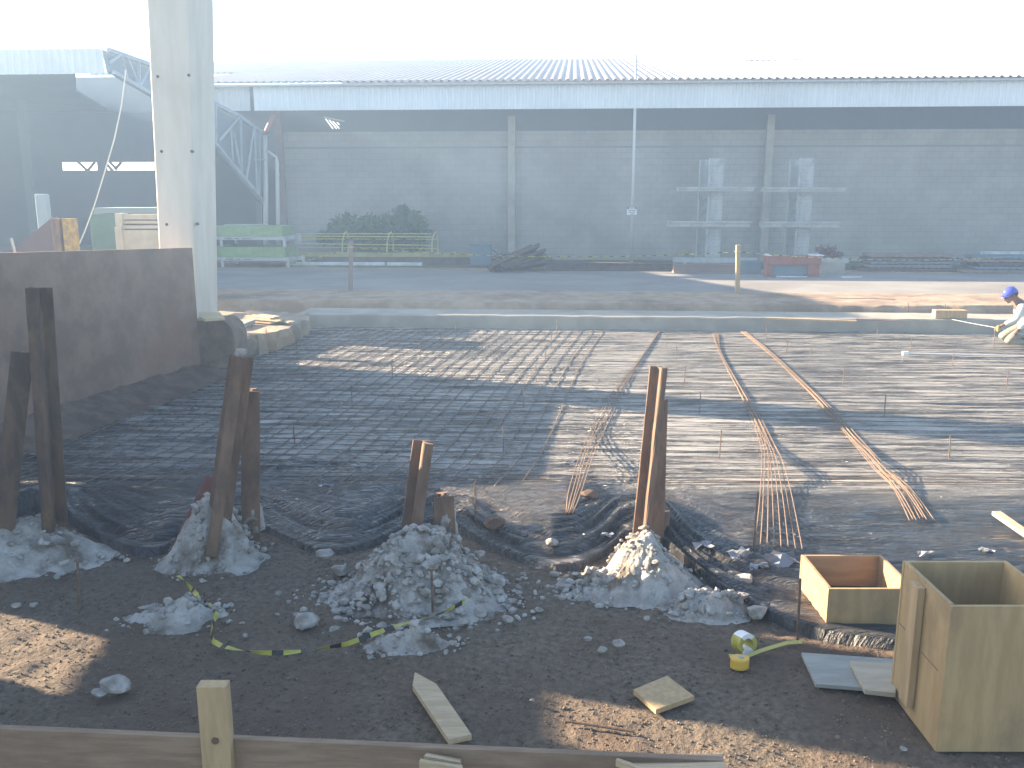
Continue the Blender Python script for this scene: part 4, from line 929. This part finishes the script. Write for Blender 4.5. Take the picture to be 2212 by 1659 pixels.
# ================================================================ RAIL PILES
RAIL = [(-.075, 0), (.075, 0), (.075, .012), (.014, .03), (.009, .045), (.009, .112), (.036, .124), (.036, .158), (.028, .168), (-.028, .168), (-.036, .158), (-.036, .124), (-.009, .112), (-.009, .045), (-.014, .03), (-.075, .012)]
def rail(pb, pt, Yb, Yt, rot, label, m=m_rust, scale=1.0, residue=0, cat='steel rail', torn=False):
    a = PY(pb[0], pb[1], Yb); b = PY(pt[0], pt[1], Yt); d = (b-a).normalized(); a2 = a-d*.12
    x = Vector((1, 0, 0)); x = (x-d*x.dot(d)).normalized(); y = d.cross(x); c_, s_ = math.cos(R(rot)), math.sin(R(rot)); ax = (x*c_+y*s_, -x*s_+y*c_)
    t = thing('steel_rail', a, label, cat, 'cut steel rails sticking up from the rubble heaps')
    pr = [(p[0]*scale, (p[1]-.084)*scale) for p in RAIL]; n = 10; m_ = MB(); m_.extrude(pr, [a2+(b-a2)*i/n for i in range(n+1)], ax, .0012)
    if torn:
        nn = len(pr)
        for k in range(nn): i = len(m_.v)-nn+k; v = Vector(m_.v[i]); m_.v[i] = tuple(v+d*(.05*math.sin(k*1.1)-.03))
    m_.build('rail_section', m, t)
    if residue:
        r_ = MB(); L = residue; n = 8; rn = random.Random(int(pb[0])); ns = 14; vs = []
        for i in range(n+1):
            c__ = a-d*.06+d*(L+.06)*i/n
            for k in range(ns):
                an = 2*math.pi*k/ns; rad = (.105-.028*i/n)*rn.uniform(.86, 1.14)*scale; end = rn.uniform(-.04, .04) if i == n else 0
                vs.append(c__+ax[0]*math.cos(an)*rad+ax[1]*math.sin(an)*rad+d*end)
        fs = [(i*ns+k, i*ns+(k+1) % ns, (i+1)*ns+(k+1) % ns, (i+1)*ns+k) for i in range(n) for k in range(ns)]+[tuple(n*ns+k for k in range(ns))]
        r_.add(vs, fs); r_.build('concrete_residue', m_moundc, t)
# left pair
rail((110, 1105), (77, 622), 5.5, 5.6, 185, 'tallest rusty rail of the left pair, yellowish at its head', m_rustd, .95)
rail((10, 1135), (50, 760), 5.45, 5.65, 25, 'dark rail leaning right, cut off by the left picture edge', m_rustd, .85)
# second group
rail((466, 1155), (519, 770), 5.35, 5.5, 190, 'long rail leaning right with concrete crumbs on its head', m_rust, 1.0, .0)
rail((544, 1125), (543, 842), 5.7, 5.75, 10, 'upright rail right of the long leaning one', m_rust, .8, .12)
a = PY(400, 1190, 5.45); b = PY(472, 1040, 5.75); m_ = MB(); m_.beam(a-(b-a)*.2, b, .16, .12, up=Vector((0, 1, 0)))
tag(m_.build('red_channel', mat('red_channel', (.13, .04, .032), (.17, .055, .04), .8, 6), bevel=.01), 'dark red steel channel leaning behind the long leaning rail', 'steel channel')
cr = rockverts(77, 2, (1, .8, .5)); p = PY(520, 762, 5.35); mb = MB(); mb.add([Vector(v)*.06+p for v in cr[0]], cr[1])
tag(mb.build('rubble_lump', m_moundc), 'lump of concrete stuck on the head of the long leaning rail', 'concrete lump')
# middle group
rail((890, 1180), (920, 955), 5.25, 5.35, 200, 'reddish rail leaning right out of the large middle heap', m_rust, .88, .06)
rail((960, 1140), (956, 1068), 5.35, 5.37, 10, 'short rail stub right of the middle leaning rail', m_rust, .85, .16)
# tall group
rail((1406, 1140), (1413, 862), 5.7, 5.75, 5, 'broad rail behind the tallest one, its flange lit by the sun', m_rust, .95, .0, torn=True)
rail((1384, 1205), (1427, 793), 5.38, 5.5, 205, 'tallest rusty rail of the sunlit heap, leaning slightly right', m_rust, .62, .05)
rail((1418, 1165), (1420, 1100), 5.8, 5.82, 20, 'short rail stub with concrete behind the tallest rail', m_rust, .8, .1)

# ================================================================ FOREGROUND TIMBER
def board(name, topw, th, m, label, cat, bevel=.002):
    m_ = MB(); m_.prism(topw, th); return tag(m_.build(name, m, bevel=bevel), label, cat)
gz = .335
board('pointed_stake', [P(x, y, gz) for x, y in ((896, 1451), (943, 1477), (1019, 1586), (969, 1597), (891, 1480))], .028, m_lath, 'pale pointed wooden stake lying on the soil, dark stain at its blunt end', 'wooden stake')
board('square_board', [P(x, y, gz-.005) for x, y in ((1368, 1489), (1441, 1459), (1500, 1503), (1417, 1533))], .025, m_wood, 'square wooden board offcut lying flat on the soil', 'board')
board('grey_board', [P(x, y, gz-.01) for x, y in ((1731, 1409), (1960, 1425), (1960, 1492), (1762, 1477))], .02, m_grayply, 'grey-painted board lying flat, partly under a smaller wooden one', 'board')
board('small_board', [P(x, y, gz+.018) for x, y in ((1836, 1427), (1935, 1431), (1935, 1497), (1868, 1490))], .024, mat('pale_board', (.36, .30, .22), (.42, .36, .27), .85, 5, stretch=(1, 6, 6)), 'small pale wooden board on top of the grey board beside the tall box', 'board')
# batter board across the bottom
bY0 = 2.62
a = PY(-80, 1566, 2.62); b = PY(1562, 1638, 2.52); m_ = MB()
d = (b-a).normalized(); m_.beam(a-Vector((0, 0, .11)), b-Vector((0, 0, .11)), .025, .22)
tag(m_.build('form_board', mat('form_board', (.22, .15, .10), (.29, .20, .135), .85, 5, .001, 60, stretch=(1, 8, 8), c3=(.18, .12, .08), s3=2.2), bevel=.002), 'long wooden form board on edge across the bottom of the picture', 'form board')
t0_ = PY(460, 1482, 2.545); t = thing('board_stake', (t0_.x, t0_.y, .25), 'upright wooden stake nailed to the front of the long form board', 'wooden stake')
xl = PY(425, 1482, 2.545).x; xr = PY(489, 1482, 2.545).x
MB().box(((xl+xr)/2, 2.56, (t0_.z+.2)/2), (xr-xl, .045, t0_.z-.2)).build('shaft', m_wood, t, bevel=.002)
kn = PY(465, 1600, 2.537); MB().tube([Vector((kn.x, 2.534, kn.z)), Vector((kn.x, 2.54, kn.z))], .012, 10).build('knot', mat('knot', (.13, .08, .05)), t)
board('nailed_block', [PY(915, 1632, 2.49), PY(924, 1624, 2.56), PY(998, 1636, 2.56), PY(994, 1646, 2.49)], .03, m_lath, 'small rough block nailed against the form board', 'block')
board('lower_block', [PY(905, 1643, 2.45), PY(908, 1638, 2.49), PY(1000, 1652, 2.49), PY(998, 1659, 2.45)], .03, m_lath, 'thin rough strip under the small block on the form board', 'block')
board('end_board', [PY(1330, 1640, 2.47), PY(1338, 1632, 2.60), PY(1560, 1628, 2.60), PY(1572, 1662, 2.42), PY(1400, 1668, 2.42)], .025, m_lath, 'short board lying on the right end of the form board in the sun', 'board')
m_ = MB(); m_.tube([P(1225, 1558, .305), P(1370, 1580, .305)], .006, 6); tag(m_.build('loose_rod', m_rustd), 'dark thin rod lying flat on the soil near the form board', 'rod')

# plywood column forms
def formbox(px_fl, Yf, Yb, z0, z1, wx, label, inner, yaw=0, x0=None, t_=.018, batten=False):
    xL = x0; t = thing('plywood_form', (xL+wx/2, (Yf+Yb)/2, z0), label, 'plywood box', 'open plywood column forms')
    MB().box((xL+t_/2, (Yf+Yb)/2, (z0+z1)/2), (t_, Yb-Yf-2*t_, z1-z0)).build('side_panel', inner, t, bevel=.0015)
    MB().box((xL+wx-t_/2, (Yf+Yb)/2, (z0+z1)/2), (t_, Yb-Yf-2*t_, z1-z0)).build('side_panel', inner, t, bevel=.0015)
    MB().box((xL+wx/2, Yf+t_/2, (z0+z1)/2), (wx+.004, t_, z1-z0-.004)).build('front_panel', m_plyx, t, bevel=.0015)
    MB().box((xL+wx/2, Yb-t_/2, (z0+z1)/2), (wx+.004, t_, z1-z0-.004)).build('back_panel', inner, t, bevel=.0015)
    if batten:
        MB().box((xL-.018, (Yf+Yb)/2+.035, (z0+z1)/2+.02), (.032, .085, (z1-z0)*.86)).build('batten', m_wood, t, bevel=.002)
        s_ = MB(); hgt = z1-z0
        s_.box((xL-.0005, (Yf+Yb)/2-.10, z0+hgt*.52), (.002, .16, .003)); s_.build('joint', mat('joint_line', (.12, .09, .06)), t); s_ = MB(); s_.box((xL-.0005, (Yf+Yb)/2+.155, z0+hgt*.55), (.002, .12, .003)); s_.build('joint', mat('joint_line', (.12, .09, .06)), t)
    return t
pf = P(2022, 1625, .30); pb_ = P(1925, 1495, .30)
formbox(None, pf.y, pb_.y, .30, .965, .47, 'tall open plywood box standing at the right picture edge', m_plyx, x0=pf.x, batten=True)
qf = P(1783, 1352, .30); 
formbox(None, 4.49, 4.96, .30, .52, .47, 'low open plywood box with its left side lit by the sun', m_ply2, x0=1.71)
# plank at far right on the sheet
board('loose_plank', [PG(x, y, .08) for x, y in ((2143, 1104), (2162, 1104), (2240, 1158), (2222, 1158))], .03, m_lath, 'pale plank on the black sheet at the right picture edge', 'plank')

# hazard tape on the soil
tp_ = [(385, 1243), (405, 1262), (425, 1285), (443, 1300), (462, 1312), (470, 1322), (462, 1340), (455, 1365), (460, 1385), (478, 1395), (510, 1403), (550, 1409), (600, 1411), (650, 1407), (700, 1400), (750, 1391), (800, 1372), (850, 1353), (900, 1340), (950, 1326), (990, 1306), (1030, 1287)]
hazard([PG(x, y, .02+(.035 if x > 760 else .01)+(.06 if y < 1290 and x < 500 else 0)) for x, y in tp_], 'yellow and black hazard tape trailing over the soil between two rubble heaps', .026, .075, twist=.5)
# roll of hazard tape
c = PG(1607, 1388, .055); t = thing('tape_roll', c, 'roll of yellow and white hazard tape standing on the soil', 'tape roll')
m_ = MB(); n = 24; ax_ = Vector((.35, -.9, .15)).normalized(); x_ = ax_.orthogonal().normalized(); y_ = ax_.cross(x_)
for i in range(n):
    a0, a1 = 2*math.pi*i/n, 2*math.pi*(i+1)/n; ro, ri, hw = .055, .032, .035
    q8 = [c+(x_*math.cos(a)+y_*math.sin(a))*r_+ax_*h_ for a in (a0, a1) for r_ in (ro, ri) for h_ in (-hw, hw)]
    m_.add(q8, [(0, 1, 5, 4), (2, 6, 7, 3), (0, 4, 6, 2), (1, 3, 7, 5)], 0 if (i//6) % 2 else 1)
m_.build('roll_body', [m_yellow, m_white], t, smooth=False)
# measuring tape
c = PG(1598, 1431, .03); t = thing('measuring_tape', c, 'yellow measuring tape with its blade pulled out over the soil', 'tape measure')
m_ = MB(); pr = [(math.cos(a)*.048, math.sin(a)*.038) for a in np.linspace(0, 2*math.pi, 15)[:-1]]
m_.extrude(pr, [c+Vector((0, 0, -.03)), c+Vector((0, 0, .03))], (Vector((1, 0, 0)), Vector((0, 1, 0)))); m_.build('case', m_orange, t, bevel=.01)
m_ = MB(); m_.tube([c+Vector((.005, 0, .03)), c+Vector((.005, 0, .034))], .014, 10); m_.build('hub', m_wsteel, t)
bl = [(1575, 1418), (1610, 1421), (1640, 1408), (1665, 1400), (1700, 1390), (1732, 1388)]
bpts = [PG(x, y, .015+.01*math.sin(i)) for i, (x, y) in enumerate(bl)]; m_ = MB()
for i, p in enumerate(bpts): m_.v += [tuple(p+Vector((0, -.012, 0))), tuple(p+Vector((0, .012, .006)))]
for i in range(len(bpts)-1): m_.f.append((2*i, 2*i+1, 2*i+3, 2*i+2)); m_.m.append(0)
bo = m_.build('blade', m_yblade, t); so = bo.modifiers.new('t', 'SOLIDIFY'); so.thickness = .002

# ================================================================ THE WORKER
def skinned(name, verts, edges, radii, m, parent, sub=2, root=0):
    me = bpy.data.meshes.new(name); org = wloc(parent); me.from_pydata([Vector(v) for v in verts], edges, [])
    o = bpy.data.objects.new(name+'_tmp', me); C.link(o); sk_ = o.modifiers.new('skin', 'SKIN'); sk_.use_smooth_shade = True
    for i, r_ in enumerate(radii):
        sv = me.skin_vertices[0].data[i]; sv.radius = r_ if isinstance(r_, tuple) else (r_, r_); sv.use_root = (i == root)
    sb_ = o.modifiers.new('sub', 'SUBSURF'); sb_.levels = sub; sb_.render_levels = sub
    dg = bpy.context.evaluated_depsgraph_get(); dg.update(); nm = bpy.data.meshes.new_from_object(o.evaluated_get(dg)); bpy.data.objects.remove(o)
    nm.name = name; nm.materials.clear(); nm.materials.append(m)
    o = bpy.data.objects.new(name, nm); C.link(o); o.parent = parent; return o
wp = P(2176, 747, 0.03)+Vector((-.09, 0, 0))
man = thing('person', wp, 'kneeling worker in white shirt, khaki trousers and blue helmet, bending over a string line', 'person')
J = dict(pel=(.46, .12, .36), sp1=(.40, .10, .50), sp2=(.31, .07, .62), ch=(.24, .05, .70), nk=(.16, .02, .80), hd=(.06, 0, .90), hd2=(.01, -.01, .86),
         shl=(.20, -.13, .70), ell=(.07, -.20, .47), wrl=(-.13, -.14, .38), shr=(.34, .20, .70), elr=(.36, -.05, .44), wrr=(.17, -.10, .27),
         hpl=(.44, .0, .32), knl=(.02, -.06, .09), anl=(.36, -.03, .07), tol=(.50, -.03, .04), hpr=(.50, .22, .32), knr=(.08, .26, .12), anr=(.44, .28, .07), tor=(.58, .28, .04))
names = list(J); idx = {k: i for i, k in enumerate(names)}
E_ = [('pel', 'sp1'), ('sp1', 'sp2'), ('sp2', 'ch'), ('ch', 'nk'), ('nk', 'hd'), ('hd', 'hd2'), ('ch', 'shl'), ('shl', 'ell'), ('ell', 'wrl'), ('ch', 'shr'), ('shr', 'elr'), ('elr', 'wrr'), ('pel', 'hpl'), ('hpl', 'knl'), ('knl', 'anl'), ('anl', 'tol'), ('pel', 'hpr'), ('hpr', 'knr'), ('knr', 'anr'), ('anr', 'tor')]
rad = dict(pel=.12, sp1=.11, sp2=.12, ch=.12, nk=.052, hd=.078, hd2=.07, shl=.055, ell=.038, wrl=.026, shr=.055, elr=.038, wrr=.026, hpl=.085, knl=.055, anl=.035, tol=.03, hpr=.085, knr=.055, anr=.035, tor=.03)
V0 = [J[k] for k in names]; EE = [(idx[a], idx[b]) for a, b in E_]; RR_ = [rad[k] for k in names]
def hand(V, Ed, Rd, w, dirv, side, upv):
    """palm, four bent fingers of unequal length and a thumb on the side"""
    w0 = Vector(V[w]); pm = w0+dirv*.055; V.append(tuple(pm)); pi = len(V)-1; Ed.append((w, pi)); Rd.append((.034, .018))
    for k, (l, o_) in enumerate(((.036, -.03), (.042, -.01), (.04, .011), (.031, .03))):
        a = pm+side*o_+dirv*.03; b = a+dirv*l*.8-upv*.012; c_ = b+dirv*l*.35-upv*.03
        V += [tuple(a), tuple(b), tuple(c_)]; n_ = len(V); Ed += [(pi, n_-3), (n_-3, n_-2), (n_-2, n_-1)]; Rd += [.010, .009, .008]
    a = w0+dirv*.03-side*.035; b = a+dirv*.03-side*.015-upv*.01; V += [tuple(a), tuple(b)]; n_ = len(V); Ed += [(w, n_-2), (n_-2, n_-1)]; Rd += [.012, .009]
hand(V0, EE, RR_, idx['wrl'], Vector((-.75, .25, -.5)).normalized(), Vector((.1, .9, .3)).normalized(), Vector((-.5, 0, .8)).normalized())
hand(V0, EE, RR_, idx['wrr'], Vector((-.7, -.1, -.7)).normalized(), Vector((.1, -.9, .1)).normalized(), Vector((-.6, 0, .7)).normalized())
skinned('body', V0, EE, RR_, m_skin, man, 2)
sk1 = ['sp1', 'sp2', 'ch', 'shl', 'ell', 'wrl', 'shr', 'elr', 'wrr', 'pel']
si = {k: i for i, k in enumerate(sk1)}
sv = [Vector(J[k]) for k in sk1]; sv[si['wrl']] = Vector(J['wrl'])*.85+Vector(J['ell'])*.15; sv[si['wrr']] = Vector(J['wrr'])*.85+Vector(J['elr'])*.15
skinned('shirt', sv, [(si[a], si[b]) for a, b in (('pel', 'sp1'), ('sp1', 'sp2'), ('sp2', 'ch'), ('ch', 'shl'), ('shl', 'ell'), ('ell', 'wrl'), ('ch', 'shr'), ('shr', 'elr'), ('elr', 'wrr'))],
        [.14, .145, .145, .078, .058, .042, .078, .058, .042, .135], m_shirt, man, 2)
tk = ['pel', 'hpl', 'knl', 'anl', 'hpr', 'knr', 'anr']; ti = {k: i for i, k in enumerate(tk)}
skinned('trousers', [J[k] for k in tk], [(ti[a], ti[b]) for a, b in (('pel', 'hpl'), ('hpl', 'knl'), ('knl', 'anl'), ('pel', 'hpr'), ('hpr', 'knr'), ('knr', 'anr'))], [.14, .105, .078, .055, .105, .078, .055], m_pants, man, 2)
for s_, k in (('boot', 'l'), ('boot', 'r')):
    a = Vector(J['an'+k]); b = Vector(J['to'+k]); skinned('boot', [tuple(a), tuple((a+b)/2), tuple(b+(b-a)*.4)], [(0, 1), (1, 2)], [.055, .05, .035], m_boot, man, 2)
hc = Vector((.03, -.005, .915)); tilt = Matrix.Rotation(R(-28), 3, 'Y')
# helmet shell and brim (face looks to -x, down)
mb = MB(); nr, na = 9, 26; vs = []
for i in range(nr+1):
    ph = (math.pi/2)*i/nr
    for k in range(na):
        th = 2*math.pi*k/na; r_ = math.sin(ph); brim = 1.0
        x, y, z = math.cos(th)*r_*.122, math.sin(th)*r_*.10, math.cos(ph)*.108
        ridge = .006 if abs(y) < .02 else 0
        vs.append(tilt @ Vector((x, y, z+ridge))+hc+wp)
fs = [(i*na+k, i*na+(k+1) % na, (i+1)*na+(k+1) % na, (i+1)*na+k) for i in range(nr) for k in range(na)]
mb.add(vs, fs)
vs = []
for rr2 in (1.0, 1.12):
    for k in range(na):
        th = 2*math.pi*k/na; front = max(0, -math.cos(th))**2; e_ = 1 if rr2 == 1.0 else 1.06+.34*front
        vs.append(tilt @ Vector((math.cos(th)*.122*e_, math.sin(th)*.10*(1 if rr2 == 1.0 else 1.07), -.004 if rr2 > 1 else .0))+hc+wp)
mb.add(vs, [(k, (k+1) % na, na+(k+1) % na, na+k) for k in range(na)])
ho = mb.build('helmet', m_helmet, man, smooth=True); so = ho.modifiers.new('t', 'SOLIDIFY'); so.thickness = .004; so.offset = 0
def lump(name, c, r, m, sub=2):
    bm = bmesh.new(); bmesh.ops.create_icosphere(bm, subdivisions=sub, radius=1); mb = MB(); mb.add([tilt @ Vector((v.co.x*r[0], v.co.y*r[1], v.co.z*r[2]))+tilt @ Vector(c)+hc+wp for v in bm.verts], [tuple(v.index for v in f.verts) for f in bm.faces]); bm.free()
    return mb.build(name, m, man, smooth=True)
lump('face', (-.035, 0, -.06), (.085, .07, .085), m_skin); lump('nose', (-.122, 0, -.065), (.018, .013, .022), m_skin); lump('chin', (-.075, 0, -.125), (.035, .035, .03), m_skin)
lump('ear', (.01, -.078, -.045), (.02, .01, .03), m_skin); lump('ear', (.01, .078, -.045), (.02, .01, .03), m_skin)
for y_ in (-.03, .03): lump('eye', (-.106, y_, -.04), (.011, .012, .009), m_hair)
lump('mouth', (-.112, 0, -.1), (.01, .022, .005), mat('lips', (.16, .06, .05)))
lump('hair', (.05, 0, -.03), (.075, .08, .07), m_hair)
# cord he is pulling
a = F(UW(P(2055, 690, .27))[0], .0, .275); h_ = wp+Vector((-.17, -.13, .33)); b = P(2330, 752, .1)
m_ = MB(); m_.tube([a, a*.5+h_*.5-Vector((0, 0, .005)), h_, h_*.5+b*.5, b], .0035, 5); tag(m_.build('string_line', m_rope), 'thin pale string line held by the kneeling worker', 'string')
m_ = MB(); m_.tube([h_+Vector((-.02, -.03, -.05)), h_+Vector((-.02, -.03, .05))], .022, 10); tag(m_.build('line_spool', m_yellow, smooth=False), 'small yellow spool in the hand of the kneeling worker', 'spool')

# ---- each look-alike gets its own place in its label
MARKS = {'tallest rails': (1405, 1000), 'middle leaning rail': (900, 1080), 'left rod bundle': (1320, 860), 'middle rod bundle': (1610, 860), 'right rod bundle': (1840, 940), 'concrete column': (455, 700),
         'kneeling worker': (2190, 700), 'small plywood box': (1850, 1280), 'pointed wooden stake': (955, 1530), 'tape roll': (1607, 1390), 'leaning rail pair': (500, 960), 'leftmost rail': (90, 900), 'far concrete beam': (1250, 690), 'square board': (1435, 1495), 'white pipe': (2080, 766), 'long hazard tape': (600, 1405), 'sunlit rubble heap': (1400, 1270), 'large middle heap': (905, 1290)}
from bpy_extras.object_utils import world_to_camera_view as w2c
bpy.context.view_layer.update(); used = set()
for o in list(S.objects):
    if o.parent is None and o.get('group') in ('shiny plastic scraps on the sheet', 'level stakes standing in the sheet', 'loose concrete chunks on the soil', 'planks stacked on the broken ledge', 'short pins behind the beam'):
        c = w2c(S, cam, o.matrix_world.translation); x = c.x*2212; y = (1-c.y)*1659
        base = {'plastic scrap': 'crumpled shiny plastic scrap', 'stake': 'thin upright rebar stake', 'concrete chunk': 'small loose concrete chunk', 'plank': 'short stacked plank'}[o['category']]
        for d, k in sorted((math.hypot(x-m[0], (y-m[1])*1.5), k) for k, m in MARKS.items()):
            dx, dy = x-MARKS[k][0], (y-MARKS[k][1])*1.5
            side = ('right of' if dx > 0 else 'left of') if abs(dx) > abs(dy) else ('in front of' if dy > 0 else 'behind')
            lab = f'{base} {side} the {k}'
            if lab not in used: break
        used.add(lab); o['label'] = lab

# ================================================================ HAZE ADDED TO STAND IN FOR LENS GLARE
hz_ = MB(); hz_.box((0, 50, 4.4), (180, 160, 13.0)); ho = hz_.build('glare_haze', m_dark); ho.data.materials.clear()
hm = bpy.data.materials.new('glare_haze'); hm.use_nodes = True; hn = hm.node_tree; hn.nodes.clear(); ou = hn.nodes.new('ShaderNodeOutputMaterial')
pv = hn.nodes.new('ShaderNodeVolumePrincipled'); pv.inputs['Color'].default_value = (.45, .68, 1, 1); pv.inputs['Density'].default_value = .0068; pv.inputs['Anisotropy'].default_value = .3
hn.links.new(pv.outputs[0], ou.inputs['Volume']); ho.data.materials.append(hm); tag(ho, kind='stuff')
